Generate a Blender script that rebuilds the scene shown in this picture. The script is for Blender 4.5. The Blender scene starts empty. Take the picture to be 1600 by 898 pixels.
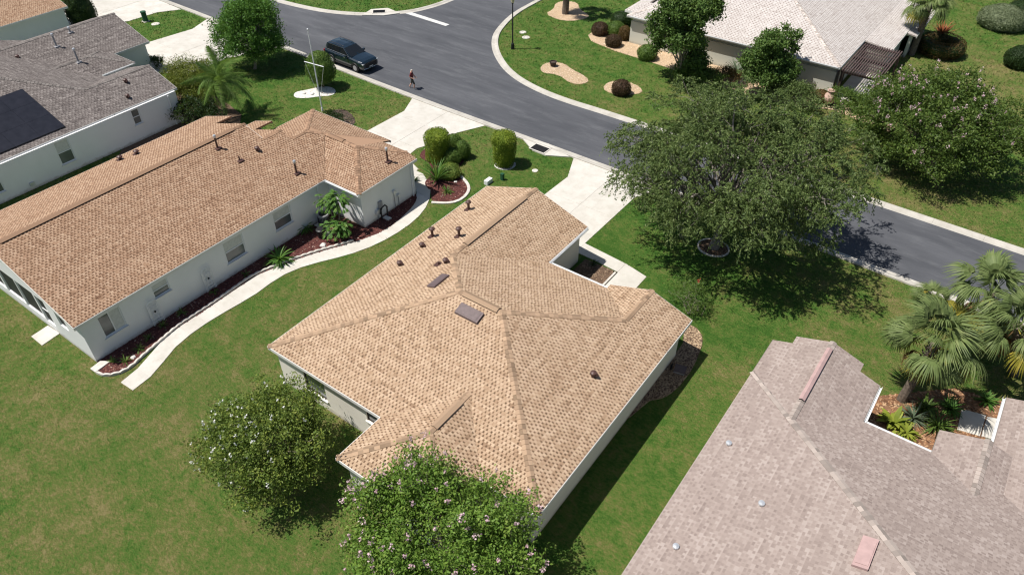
import bpy, bmesh, math, random
import numpy as np
from mathutils import Vector, Matrix, noise

SC = bpy.context.scene
COL = SC.collection
rng = np.random.default_rng(11)
random.seed(11)
R_ = math.radians

# ------------------------------------------------------------------ camera
camd = bpy.data.cameras.new("camera")
camd.sensor_width = 36.0
camd.lens = 36.0 * 1153.19 / 1600.0
camd.clip_start = 0.5
camd.clip_end = 1500
cam = bpy.data.objects.new("camera", camd)
COL.objects.link(cam)
cam.location = (0, 0, 27.5)
cam.rotation_euler = (R_(90 - 40.594), 0, R_(35.852))
SC.camera = cam

# ------------------------------------------------------------------ sky, sun, exposure
SHADOW = Vector((0.39, 0.31, -1.0)).normalized()      # direction the sunlight travels
world = bpy.data.worlds.new("World")
SC.world = world
world.use_nodes = True
wn = world.node_tree.nodes
sky = wn.new("ShaderNodeTexSky")
sky.sky_type = 'NISHITA'
sky.sun_disc = False
sky.sun_elevation = R_(63.5)
sky.sun_rotation = math.atan2(-0.39, -0.31) % (2 * math.pi)
world.node_tree.links.new(sky.outputs[0], wn["Background"].inputs[0])
wn["Background"].inputs[1].default_value = 0.066
sund = bpy.data.lights.new("sun", 'SUN')
sund.energy = 5.0
sund.angle = R_(0.53)
sund.color = (1.0, 0.955, 0.89)
sun = bpy.data.objects.new("sun", sund)
COL.objects.link(sun)
sun.location = (-20, -10, 60)
sun.rotation_euler = SHADOW.to_track_quat('-Z', 'Y').to_euler()
SC.view_settings.view_transform = 'Standard'
SC.view_settings.look = 'None'
SC.view_settings.exposure = 0.24
SC.view_settings.gamma = 1.0
SC.view_settings.use_curve_mapping = False
SC.cycles.filter_width = 1.2
SC.cycles.max_bounces = 6
SC.cycles.diffuse_bounces = 3
SC.cycles.transparent_max_bounces = 6

# ------------------------------------------------------------------ materials
class NT:
    def __init__(s, name):
        s.m = bpy.data.materials.new(name)
        s.m.use_nodes = True
        s.t = s.m.node_tree
        s.p = s.t.nodes["Principled BSDF"]
        s.out = s.t.nodes["Material Output"]
    def n(s, typ, **kw):
        nd = s.t.nodes.new("ShaderNode" + typ)
        for k, v in kw.items():
            if k.startswith("i_"):
                key = k[2:].replace("_", " ")
                nd.inputs[key].default_value = v
            else:
                setattr(nd, k, v)
        return nd
    def l(s, a, b):
        s.t.links.new(a, b)
    def pos(s):
        return s.n("NewGeometry").outputs["Position"]
    def noise(s, vec, scale, detail=4, rough=0.55, stretch=None):
        nd = s.n("TexNoise")
        nd.inputs["Scale"].default_value = scale
        nd.inputs["Detail"].default_value = detail
        nd.inputs["Roughness"].default_value = rough
        if stretch:
            mp = s.n("Mapping")
            mp.inputs["Scale"].default_value = stretch
            s.l(vec, mp.inputs["Vector"])
            vec = mp.outputs[0]
        s.l(vec, nd.inputs["Vector"])
        return nd.outputs["Fac"]
    def ramp(s, fac, stops):
        r = s.n("ValToRGB")
        e = r.color_ramp.elements
        while len(e) < len(stops):
            e.new(0.5)
        for el, (p, c) in zip(e, stops):
            el.position = p
            el.color = (*c, 1)
        s.l(fac, r.inputs[0])
        return r.outputs[0]
    def mix(s, fac, a, b, mode='MIX'):
        m = s.n("Mix", data_type='RGBA', blend_type=mode)
        for sock, v in ((m.inputs[0], fac), (m.inputs[6], a), (m.inputs[7], b)):
            if isinstance(v, (int, float)):
                sock.default_value = v
            elif isinstance(v, tuple):
                sock.default_value = (*v, 1)
            else:
                s.l(v, sock)
        return m.outputs[2]
    def math(s, op, a, b=None):
        m = s.n("Math", operation=op)
        for sock, v in zip(m.inputs, (a, b)):
            if v is None:
                continue
            if isinstance(v, (int, float)):
                sock.default_value = v
            else:
                s.l(v, sock)
        return m.outputs[0]
    def bump(s, h, strength=0.4, dist=0.02):
        b = s.n("Bump")
        b.inputs["Strength"].default_value = strength
        b.inputs["Distance"].default_value = dist
        s.l(h, b.inputs["Height"])
        s.l(b.outputs[0], s.p.inputs["Normal"])
    def fin(s, col, rough=0.8, metal=0.0, spec=0.3):
        if isinstance(col, tuple):
            s.p.inputs["Base Color"].default_value = (*col, 1)
        else:
            s.l(col, s.p.inputs["Base Color"])
        if isinstance(rough, (int, float)):
            s.p.inputs["Roughness"].default_value = rough
        else:
            s.l(rough, s.p.inputs["Roughness"])
        s.p.inputs["Metallic"].default_value = metal
        s.p.inputs["Specular IOR Level"].default_value = spec
        return s.m

def basic(name, c, var=0.15, scale=3.0, rough=0.75, bump=0.0, bscale=40, metal=0.0, spec=0.3, fine=0.0):
    t = NT(name)
    p = t.pos()
    lo = tuple(max(0, v * (1 - var)) for v in c)
    hi = tuple(min(1, v * (1 + var)) for v in c)
    col = t.ramp(t.noise(p, scale, 5), [(0.3, lo), (0.7, hi)])
    if fine:
        f = t.noise(p, scale * 14, 2)
        col = t.mix(t.math('MULTIPLY', f, fine), col, tuple(v * 0.55 for v in c))
    if bump:
        t.bump(t.noise(p, bscale, 3), bump, 0.02)
    return t.fin(col, rough, metal, spec)

def stucco(name, c):
    t = NT(name)
    p = t.pos()
    col = t.ramp(t.noise(p, 0.6, 5), [(0.3, tuple(v * 0.94 for v in c)), (0.7, c)])
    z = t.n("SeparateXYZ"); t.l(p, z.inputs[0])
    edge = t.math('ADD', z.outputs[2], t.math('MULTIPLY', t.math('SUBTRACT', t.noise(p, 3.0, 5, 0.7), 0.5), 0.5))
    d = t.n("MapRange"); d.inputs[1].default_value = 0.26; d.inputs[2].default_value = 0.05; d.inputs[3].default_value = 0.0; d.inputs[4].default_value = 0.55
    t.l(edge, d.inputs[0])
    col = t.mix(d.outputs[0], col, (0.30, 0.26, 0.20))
    st = t.noise(p, 2.2, 5, 0.7, (1.0, 1.0, 0.12))
    col = t.mix(t.math('MULTIPLY', t.math('SUBTRACT', st, 0.55), 0.35), col, tuple(v * 0.62 for v in c))
    t.bump(t.noise(p, 60, 3), 0.25, 0.02)
    return t.fin(col, 0.9, 0, 0.2)

def leafmat(name, stops, trans=0.32, rough=0.55, spec=0.25, bright=1.0):
    t = NT(name)
    g_ = t.n("NewGeometry")
    big = t.noise(g_.outputs["Position"], 1.5, 2)
    rnd = t.math('ADD', t.math('MULTIPLY', g_.outputs["Random Per Island"], 0.55), t.math('MULTIPLY', t.math('SUBTRACT', big, 0.22), 0.75))
    col = t.ramp(rnd, [(p, tuple(v * bright for v in c)) for p, c in stops])
    t.fin(col, rough, 0, spec)
    tr = t.n("BsdfTranslucent")
    hs = t.mix(0.35, col, (0.16, 0.22, 0.02))
    t.l(hs, tr.inputs[0])
    mx = t.n("MixShader")
    mx.inputs[0].default_value = trans
    t.l(t.p.outputs[0], mx.inputs[1])
    t.l(tr.outputs[0], mx.inputs[2])
    t.l(mx.outputs[0], t.out.inputs[0])
    return t.m

def shinglemat(name, stops, capcol=None):
    t = NT(name)
    at = t.n("Attribute", attribute_name="tone").outputs["Fac"]
    p = t.pos()
    col = t.ramp(at, stops)
    gr = t.noise(p, 55, 2)
    col = t.mix(t.math('MULTIPLY', gr, 0.22), col, tuple(v * 0.35 for v in stops[1][1]))
    st = t.noise(p, 0.35, 4)
    col = t.mix(t.math('MULTIPLY', t.math('SUBTRACT', st, 0.42), 0.5), col, tuple(v * 0.75 for v in stops[-2][1]))
    t.bump(t.noise(p, 90, 2), 0.25, 0.01)
    return t.fin(col, 0.92, 0, 0.15)

def capmat(name, c):
    t = NT(name)
    oi = t.n("ObjectInfo").outputs["Random"]
    isl = t.n("NewGeometry").outputs["Random Per Island"]
    r = t.math('FRACT', t.math('ADD', oi, isl))
    col = t.ramp(r, [(0.0, tuple(v * 0.62 for v in c)), (0.5, tuple(v * 0.95 for v in c)), (1.0, tuple(min(1, v * 1.25) for v in c))])
    p = t.pos()
    col = t.mix(t.math('MULTIPLY', t.noise(p, 50, 2), 0.25), col, tuple(v * 0.4 for v in c))
    return t.fin(col, 0.92, 0, 0.15)

M = {}
TAN = (0.52, 0.37, 0.26)
M['tan_shingle'] = shinglemat('tan_shingle', [(0.0, (0.10, 0.058, 0.036)), (0.35, (0.215, 0.132, 0.082)), (0.7, (0.415, 0.288, 0.188)), (1.0, (0.55, 0.408, 0.285))])
M['brown_shingle'] = shinglemat('brown_shingle', [(0.0, (0.12, 0.066, 0.041)), (0.35, (0.195, 0.110, 0.068)), (0.7, (0.37, 0.236, 0.152)), (1.0, (0.49, 0.345, 0.238))])
M['grey_shingle'] = shinglemat('grey_shingle', [(0.0, (0.07, 0.06, 0.058)), (0.35, (0.13, 0.112, 0.105)), (0.7, (0.205, 0.18, 0.168)), (1.0, (0.30, 0.268, 0.25))])
M['pink_shingle'] = shinglemat('pink_shingle', [(0.0, (0.225, 0.178, 0.158)), (0.35, (0.282, 0.226, 0.202)), (0.7, (0.345, 0.282, 0.252)), (1.0, (0.41, 0.345, 0.312))])
M['pale_shingle'] = shinglemat('pale_shingle', [(0.0, (0.30, 0.25, 0.225)), (0.35, (0.40, 0.35, 0.325)), (0.7, (0.53, 0.485, 0.455)), (1.0, (0.61, 0.57, 0.54))])
M['tan_cap'] = capmat('tan_cap', (0.385, 0.268, 0.178))
M['brown_cap'] = capmat('brown_cap', (0.34, 0.215, 0.14))
M['grey_cap'] = capmat('grey_cap', (0.21, 0.188, 0.175))
M['pink_cap'] = capmat('pink_cap', (0.37, 0.315, 0.28))
M['pale_cap'] = capmat('pale_cap', (0.58, 0.51, 0.46))
M['wall_white'] = stucco('stucco_white', (0.80, 0.805, 0.80))
M['wall_cream'] = stucco('stucco_cream', (0.83, 0.785, 0.70))
M['wall_sage'] = stucco('stucco_sage', (0.60, 0.60, 0.52))
M['trim'] = basic('painted_trim', (0.74, 0.73, 0.70), 0.05, 2, 0.5)
M['tan_trim'] = basic('tan_metal_trim', (0.50, 0.40, 0.31), 0.05, 2, 0.5)
M['alu'] = basic('white_aluminium', (0.76, 0.77, 0.77), 0.03, 2, 0.4)
M['screen'] = basic('insect_screen', (0.03, 0.032, 0.034), 0.1, 2, 0.6)
t_ = NT('window_glass'); M['glass'] = t_.fin(t_.ramp(t_.noise(t_.pos(), 0.8, 2), [(0.3, (0.075, 0.088, 0.092)), (0.7, (0.15, 0.165, 0.165))]), 0.08, 0, 0.6)
M['blind'] = basic('window_blind', (0.56, 0.57, 0.54), 0.1, 8, 0.7)
M['brown_metal'] = basic('brown_vent_metal', (0.085, 0.045, 0.038), 0.2, 8, 0.45)
M['purple_metal'] = basic('brown_grey_vent_metal', (0.13, 0.095, 0.095), 0.15, 6, 0.4)
M['pink_metal'] = basic('pink_vent_metal', (0.42, 0.29, 0.275), 0.1, 4, 0.4)
M['galv'] = basic('galvanised_metal', (0.62, 0.64, 0.66), 0.1, 6, 0.35, metal=0.5)
M['lead'] = basic('grey_pipe', (0.30, 0.30, 0.31), 0.15, 6, 0.5)
M['black'] = basic('black_paint', (0.018, 0.018, 0.02), 0.2, 4, 0.45)
M['dark_brown'] = basic('dark_brown_wood', (0.045, 0.030, 0.026), 0.25, 5, 0.6)
M['pergola_brown'] = basic('pergola_brown', (0.105, 0.072, 0.068), 0.25, 5, 0.6)
M['void'] = basic('dark_interior', (0.02, 0.02, 0.02), 0.1, 3, 0.9)
M['green_box'] = basic('green_steel', (0.022, 0.085, 0.045), 0.15, 5, 0.5)
M['terracotta'] = basic('pale_terracotta', (0.52, 0.36, 0.29), 0.15, 5, 0.7)
M['bark'] = basic('bark', (0.17, 0.135, 0.105), 0.4, 6, 0.9, 0.6, 25)
M['bark_pale'] = basic('pale_bark', (0.34, 0.29, 0.24), 0.3, 6, 0.85, 0.4, 25)
M['bark_oak'] = basic('oak_bark', (0.23, 0.205, 0.175), 0.35, 6, 0.9, 0.6, 20)
M['bark_palm'] = basic('palm_bark', (0.15, 0.12, 0.095), 0.45, 9, 0.9, 0.7, 20)
M['rubber'] = basic('tyre_rubber', (0.015, 0.015, 0.016), 0.1, 6, 0.8)
M['stone_white'] = basic('white_stone', (0.66, 0.64, 0.60), 0.22, 7, 0.85, 0.6, 18, fine=0.3)
M['soil'] = basic('dark_soil', (0.075, 0.055, 0.043), 0.4, 4, 0.95, 0.6, 20)
M['edging'] = basic('concrete_edging', (0.56, 0.53, 0.48), 0.15, 5, 0.85, 0.3, 30)

def chipmat(name, stops):
    t = NT(name)
    g_ = t.n("NewGeometry")
    return t.fin(t.ramp(g_.outputs["Random Per Island"], stops), 0.9, 0, 0.15)
M['mulch'] = basic('red_mulch', (0.105, 0.036, 0.032), 0.45, 9, 0.95, 0.9, 30, fine=0.8)
M['mulch_chip'] = chipmat('red_mulch_chips', [(0, (0.06, 0.022, 0.02)), (0.5, (0.15, 0.05, 0.042)), (0.9, (0.25, 0.11, 0.085)), (1, (0.45, 0.36, 0.3))])
M['brown_mulch'] = basic('brown_mulch', (0.16, 0.105, 0.07), 0.4, 9, 0.95, 0.9, 30, fine=0.8)
M['brown_chip'] = chipmat('brown_mulch_chips', [(0, (0.06, 0.04, 0.03)), (0.5, (0.19, 0.12, 0.08)), (1, (0.40, 0.30, 0.20))])
M['leaf_litter'] = basic('orange_leaf_litter', (0.25, 0.135, 0.075), 0.45, 8, 0.95, 0.9, 25, fine=0.7)
M['litter_chip'] = chipmat('orange_leaf_chips', [(0, (0.10, 0.05, 0.028)), (0.5, (0.31, 0.15, 0.075)), (1, (0.48, 0.32, 0.19))])
M['pea_gravel'] = basic('tan_pea_gravel', (0.56, 0.41, 0.265), 0.2, 10, 0.9, 0.8, 30, fine=0.5)
M['pea_chip'] = chipmat('tan_pea_pebbles', [(0, (0.32, 0.22, 0.14)), (0.5, (0.60, 0.46, 0.31)), (1, (0.76, 0.65, 0.50))])

# lawn: green to straw by the "dry" attribute, fine mottling
def lawnmat(name, blade):
    t = NT(name)
    p = t.pos()
    dry = t.n("Attribute", attribute_name="dry").outputs["Fac"]
    n1 = t.noise(p, 0.42, 3, 0.6)
    n2 = t.noise(p, 1.5, 4, 0.65)
    n3 = t.noise(p, 4.5, 4, 0.72, (1.0, 1.7, 1.0))
    n4 = t.noise(p, 22.0, 2, 0.7)
    v = dry
    for nn, amp in ((n1, 1.1), (n2, 1.5), (n3, 1.9), (n4, 1.1)):
        v = t.math('ADD', v, t.math('MULTIPLY', t.math('SUBTRACT', nn, 0.5), amp))
    if blade:
        v = t.math('ADD', v, t.math('MULTIPLY', t.math('SUBTRACT', t.n("NewGeometry").outputs["Random Per Island"], 0.5), 0.45))
    col = t.ramp(v, [(0.0, (0.046, 0.118, 0.017)), (0.30, (0.088, 0.158, 0.029)), (0.62, (0.140, 0.160, 0.044)), (1.0, (0.235, 0.200, 0.085))])
    if not blade:
        t.bump(t.noise(p, 9, 4, 0.75), 1.0, 0.16)
    return t.fin(col, 0.85, 0, 0.12)
M['lawn'] = lawnmat('lawn_turf', False)
M['blade'] = lawnmat('grass_blade', True)

t_ = NT('asphalt'); p_ = t_.pos()
c_ = t_.ramp(t_.noise(p_, 0.35, 6, 0.6, (0.35, 1.6, 1)), [(0.3, (0.062, 0.066, 0.076)), (0.7, (0.118, 0.122, 0.135))])
c_ = t_.mix(t_.math('MULTIPLY', t_.noise(p_, 24, 3, 0.7), 0.55), c_, (0.06, 0.062, 0.068))
c_ = t_.mix(t_.math('MULTIPLY', t_.math('SUBTRACT', t_.noise(p_, 0.9, 6, 0.75, (0.3, 1.3, 1)), 0.5), 1.1), c_, (0.23, 0.235, 0.245))
t_.bump(t_.noise(p_, 45, 3, 0.7), 0.4, 0.015)
M['asphalt'] = t_.fin(c_, 0.9, 0, 0.2)

t_ = NT('concrete'); p_ = t_.pos()
c_ = t_.ramp(t_.noise(p_, 0.7, 6, 0.6), [(0.25, (0.49, 0.465, 0.415)), (0.75, (0.64, 0.615, 0.565))])
c_ = t_.mix(t_.math('MULTIPLY', t_.math('SUBTRACT', t_.noise(p_, 1.6, 6, 0.72), 0.47), 1.5), c_, (0.36, 0.32, 0.26))
oi_ = t_.n("ObjectInfo").outputs["Random"]
c_ = t_.mix(t_.math('MULTIPLY', oi_, 0.22), c_, (0.42, 0.40, 0.36))
t_.bump(t_.noise(p_, 60, 3), 0.15, 0.01)
M['concrete'] = t_.fin(c_, 0.85, 0, 0.25)
t_ = NT('curb_concrete'); p_ = t_.pos()
c_ = t_.ramp(t_.noise(p_, 1.2, 6, 0.65), [(0.25, (0.38, 0.355, 0.31)), (0.75, (0.60, 0.575, 0.52))])
c_ = t_.mix(t_.math('MULTIPLY', t_.noise(p_, 14, 4, 0.7), 0.4), c_, (0.27, 0.25, 0.22))
t_.bump(t_.noise(p_, 60, 3), 0.2, 0.01)
M['curb'] = t_.fin(c_, 0.88, 0, 0.2)
M['paint'] = basic('road_paint', (0.62, 0.62, 0.60), 0.25, 5, 0.7, fine=0.4)

t_ = NT('solar_cell'); p_ = t_.pos()
M['solar'] = t_.fin(t_.ramp(t_.noise(p_, 2.0, 2), [(0.3, (0.010, 0.011, 0.017)), (0.7, (0.017, 0.018, 0.026))]), 0.3, 0, 0.4)

# ------------------------------------------------------------------ mesh helpers
WM = {}

def attach(o, parent, local=False):
    COL.objects.link(o)
    if parent is not None:
        o.parent = parent
        if not local:
            o.matrix_parent_inverse = WM.get(parent.name, Matrix.Identity(4)).inverted()
            WM[o.name] = Matrix.Identity(4)
        else:
            WM[o.name] = WM.get(parent.name, Matrix.Identity(4)) @ Matrix.LocRotScale(o.location, o.rotation_euler, o.scale)
    else:
        WM[o.name] = Matrix.LocRotScale(o.location, o.rotation_euler, o.scale)
    return o

def tag(o, label=None, cat=None, group=None, kind=None):
    if label: o['label'] = label
    if cat: o['category'] = cat
    if group: o['group'] = group
    if kind: o['kind'] = kind
    return o

def thing(name, label, cat, loc=(0, 0, 0), rotz=0.0, group=None):
    o = bpy.data.objects.new(name, None)
    o.empty_display_size = 0.3
    o.location = loc
    o.rotation_euler = (0, 0, rotz)
    attach(o, None)
    return tag(o, label, cat, group)

def copy_tree(o, loc, rotz=0.0, scale=1.0, parent=None):
    c = o.copy()
    COL.objects.link(c)
    if parent is None:
        c.location = loc
        c.rotation_euler = (0, 0, rotz)
        c.scale = (scale,) * 3
    else:
        c.parent = parent
        c.matrix_parent_inverse = o.matrix_parent_inverse
    for ch in o.children:
        copy_tree(ch, None, parent=c)
    return c

def mesh_np(name, V, groups, mat, smooth=False, attr=None):
    """groups: list of int arrays (m,k) of faces with k corners."""
    me = bpy.data.meshes.new(name)
    V = np.asarray(V, dtype=np.float32)
    me.vertices.add(len(V))
    me.vertices.foreach_set("co", V.ravel())
    groups = [np.asarray(g_, dtype=np.int32) for g_ in groups if len(g_)]
    nl = sum(g_.size for g_ in groups)
    nf = sum(len(g_) for g_ in groups)
    me.loops.add(nl)
    me.polygons.add(nf)
    me.loops.foreach_set("vertex_index", np.concatenate([g_.ravel() for g_ in groups]))
    tot = np.concatenate([np.full(len(g_), g_.shape[1], np.int32) for g_ in groups])
    st = np.concatenate([[0], np.cumsum(tot)[:-1]]).astype(np.int32)
    me.polygons.foreach_set("loop_start", st)
    if smooth:
        me.polygons.foreach_set("use_smooth", np.ones(nf, bool))
    if attr:
        nm, dom, vals = attr
        a = me.attributes.new(nm, 'FLOAT', dom)
        a.data.foreach_set("value", np.asarray(vals, np.float32))
    if isinstance(mat, (list, tuple)):
        for m_ in mat: me.materials.append(M[m_])
    else:
        me.materials.append(M[mat])
    me.update(calc_edges=True)
    me.validate()
    return me

class MB:
    """collects shapes into one mesh"""
    def __init__(s):
        s.v = []; s.f = []; s.mi = []; s.cur = 0
    def face(s, *pts):
        i = len(s.v)
        s.v += [tuple(p) for p in pts]
        s.f.append(tuple(range(i, i + len(pts)))); s.mi.append(s.cur)
        return s
    def box(s, x0, x1, y0, y1, z0, z1, mtx=None):
        i = len(s.v)
        ps = [(x, y, z) for z in (z0, z1) for y in (y0, y1) for x in (x0, x1)]
        if mtx is not None: ps = [tuple(mtx @ Vector(p)) for p in ps]
        s.v += ps
        for q in ((0, 2, 3, 1), (4, 5, 7, 6), (0, 1, 5, 4), (2, 6, 7, 3), (0, 4, 6, 2), (1, 3, 7, 5)):
            s.f.append(tuple(i + k for k in q)); s.mi.append(s.cur)
        return s
    def bar(s, a, b, w, h):
        a = Vector(a); b = Vector(b)
        d = (b - a); L = d.length
        q = d.to_track_quat('X', 'Z').to_matrix().to_4x4()
        return s.box(0, L, -w / 2, w / 2, -h / 2, h / 2, Matrix.Translation(a) @ q)
    def tube(s, pts, rad, n=8, cap=True):
        pts = [Vector(p) for p in pts]
        if isinstance(rad, (int, float)): rad = [rad] * len(pts)
        base = len(s.v)
        up = Vector((0.13, 0.31, 0.94))
        for k, p in enumerate(pts):
            d = (pts[min(k + 1, len(pts) - 1)] - pts[max(k - 1, 0)]).normalized()
            a = d.cross(up)
            if a.length < 0.05: a = d.cross(Vector((1, 0, 0)))
            a.normalize(); b = d.cross(a)
            for j in range(n):
                t = 2 * math.pi * j / n
                s.v.append(tuple(p + (a * math.cos(t) + b * math.sin(t)) * rad[k]))
        for k in range(len(pts) - 1):
            for j in range(n):
                j2 = (j + 1) % n
                s.f.append((base + k * n + j, base + k * n + j2, base + (k + 1) * n + j2, base + (k + 1) * n + j)); s.mi.append(s.cur)
        if cap:
            s.f.append(tuple(base + j for j in range(n))[::-1]); s.mi.append(s.cur)
            s.f.append(tuple(base + (len(pts) - 1) * n + j for j in range(n))); s.mi.append(s.cur)
        return s
    def lathe(s, c, prof, n=16, cap=True):
        return s.tube_z(c, prof, n, cap)
    def tube_z(s, c, prof, n, cap):
        base = len(s.v)
        for z, r in prof:
            for j in range(n):
                t = 2 * math.pi * j / n
                s.v.append((c[0] + r * math.cos(t), c[1] + r * math.sin(t), c[2] + z))
        for k in range(len(prof) - 1):
            for j in range(n):
                j2 = (j + 1) % n
                s.f.append((base + k * n + j, base + k * n + j2, base + (k + 1) * n + j2, base + (k + 1) * n + j)); s.mi.append(s.cur)
        if cap:
            s.f.append(tuple(base + j for j in range(n))[::-1]); s.mi.append(s.cur)
            s.f.append(tuple(base + (len(prof) - 1) * n + j for j in range(n))); s.mi.append(s.cur)
        return s
    def prism(s, poly, z0, z1):
        n = len(poly); i = len(s.v)
        s.v += [(x, y, z0) for x, y in poly] + [(x, y, z1) for x, y in poly]
        s.f.append(tuple(i + k for k in range(n))[::-1]); s.mi.append(s.cur)
        s.f.append(tuple(i + n + k for k in range(n))); s.mi.append(s.cur)
        for k in range(n):
            k2 = (k + 1) % n
            s.f.append((i + k, i + k2, i + n + k2, i + n + k)); s.mi.append(s.cur)
        return s
    def mesh(s, name, mat, smooth=False):
        me = bpy.data.meshes.new(name)
        me.from_pydata(s.v, [], s.f)
        for m_ in (mat if isinstance(mat, (list, tuple)) else [mat]): me.materials.append(M[m_])
        if isinstance(mat, (list, tuple)): me.polygons.foreach_set("material_index", s.mi)
        if smooth: me.polygons.foreach_set("use_smooth", [True] * len(me.polygons))
        me.update()
        return me
    def build(s, name, mat, parent=None, smooth=False, local=False, loc=None):
        o = bpy.data.objects.new(name, s.mesh(name, mat, smooth))
        if loc: o.location = loc
        return attach(o, parent, local)

def obj(name, me, parent=None, local=False, loc=None, rot=None):
    o = bpy.data.objects.new(name, me)
    if loc is not None: o.location = loc
    if rot is not None: o.rotation_euler = rot
    return attach(o, parent, local)

def fix_normals(o):
    bm = bmesh.new(); bm.from_mesh(o.data)
    bmesh.ops.recalc_face_normals(bm, faces=bm.faces)
    bm.to_mesh(o.data); bm.free()

# polygons -------------------------------------------------------------------
def area2(P):
    return sum(P[i][0] * P[(i + 1) % len(P)][1] - P[(i + 1) % len(P)][0] * P[i][1] for i in range(len(P)))
def ccw(P):
    return list(P) if area2(P) > 0 else list(P)[::-1]
def clip_convex(subj, halfs):
    """subj list of (u,a); halfs list of (nx,ny,c) keeping nx*u+ny*a>=c"""
    for nx, ny, c in halfs:
        out = []
        for i in range(len(subj)):
            p = subj[i]; q = subj[(i + 1) % len(subj)]
            dp = nx * p[0] + ny * p[1] - c; dq = nx * q[0] + ny * q[1] - c
            if dp >= 0: out.append(p)
            if (dp > 0 and dq < 0) or (dp < 0 and dq > 0):
                t = dp / (dp - dq)
                out.append(tuple(p[k] + t * (q[k] - p[k]) for k in range(len(p))))
        subj = out
        if len(subj) < 3: return []
    return subj
def halfplanes(P):
    P = ccw(P); H = []
    for i in range(len(P)):
        (x0, y0), (x1, y1) = P[i][:2], P[(i + 1) % len(P)][:2]
        nx, ny = -(y1 - y0), (x1 - x0)
        L = math.hypot(nx, ny)
        if L < 1e-9: continue
        H.append((nx / L, ny / L, (nx * x0 + ny * y0) / L))
    return H
def inside(P, X, Y):
    P = np.asarray(P); r = np.zeros(X.shape, bool); n = len(P); j = n - 1
    for i in range(n):
        xi, yi = P[i]; xj, yj = P[j]
        c = ((yi > Y) != (yj > Y)) & (X < (xj - xi) * (Y - yi) / (yj - yi + 1e-12) + xi)
        r ^= c; j = i
    return r
def smooth_poly(P, it=2):
    for _ in range(it):
        Q = []
        for i in range(len(P)):
            a = P[i]; b = P[(i + 1) % len(P)]
            Q += [(a[0] * .75 + b[0] * .25, a[1] * .75 + b[1] * .25), (a[0] * .25 + b[0] * .75, a[1] * .25 + b[1] * .75)]
        P = Q
    return P
def smooth_line(P, it=2):
    for _ in range(it):
        Q = [P[0]]
        for i in range(len(P) - 1):
            a = P[i]; b = P[i + 1]
            Q += [(a[0] * .75 + b[0] * .25, a[1] * .75 + b[1] * .25), (a[0] * .25 + b[0] * .75, a[1] * .25 + b[1] * .75)]
        P = Q + [P[-1]]
    return P
def resample(P, n=None, step=None):
    P = np.array(P, float); d = np.r_[0, np.cumsum(np.hypot(*np.diff(P, axis=0).T))]
    if n is None: n = max(2, int(round(d[-1] / step)) + 1)
    s = np.linspace(0, d[-1], n)
    return np.c_[np.interp(s, d, P[:, 0]), np.interp(s, d, P[:, 1])]

HARD = []        # plan polygons where no grass grows

# ================================================================== SETTING: lawn, road, curbs, drives, paths
DRYPTS = [(-25, 2, .60), (-33, 3, .56), (-28, 7, .58), (-22, 8, .52), (-26, 14, .52), (-29, 18, .48), (-27.5, 24, .46), (-38, 6, .50), (-15, 5, .48),
          (-6.4, 15, .34), (-6.5, 20, .30), (-6.2, 25, .40), (-5.3, 20, .45), (-5.2, 27, .58), (-7, 30, .25), (-12, 29, .12), (-15, 32, .14), (-14, 37, .2),
          (-6, 33, .30), (-3, 34, .48), (-1.5, 37, .55), (-28, 36, .46), (-25, 36.5, .22), (-24, 33, .25), (-29, 38, .42), (-31, 37, .4),
          (-42, 36, .50), (-46, 34, .36), (-50, 34, .25), (-50, 38, .22), (-45, 38, .30), (-55, 34, .25), (-70, 38, .22), (-60, 52, .22),
          (-36, 55, .30), (-33, 52, .36), (-30, 54, .26), (-34, 64, .24), (-27, 50, .46), (-22, 52, .42), (-9, 50, .62), (-3, 48.5, .62), (3, 49, .45),
          (2, 56, .35), (-2, 66, .62), (-1, 72, .66), (2, 80, .45), (-6, 82, .36), (-8, 30, .2), (1.5, 33, .5)]
_dp = np.array(DRYPTS)
def dry_at(X, Y):
    X = np.asarray(X, float); Y = np.asarray(Y, float)
    num = np.zeros_like(X); den = np.zeros_like(X)
    for x, y, v in _dp:
        w = 1.0 / ((X - x) ** 2 + (Y - y) ** 2 + 1.5) ** 1.6
        num += w * v; den += w
    return num / den

gx = np.r_[[-900, -300, -150], np.linspace(-110, 30, 281), [80, 250, 900]]
gy = np.r_[[-900, -300, -60], np.linspace(-10, 100, 221), [150, 350, 900]]
GXX, GYY = np.meshgrid(gx, gy)
nx_, ny_ = len(gx), len(gy)
idx = np.arange(nx_ * ny_).reshape(ny_, nx_)
q_ = np.stack([idx[:-1, :-1], idx[:-1, 1:], idx[1:, 1:], idx[1:, :-1]], -1).reshape(-1, 4)
lawn = obj('ground', mesh_np('ground', np.c_[GXX.ravel(), GYY.ravel(), np.zeros(nx_ * ny_)], [q_], 'lawn',
                             attr=('dry', 'POINT', dry_at(GXX.ravel(), GYY.ravel()))))
tag(lawn, 'mown lawn between the houses with green and straw patches', kind='structure')

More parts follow.
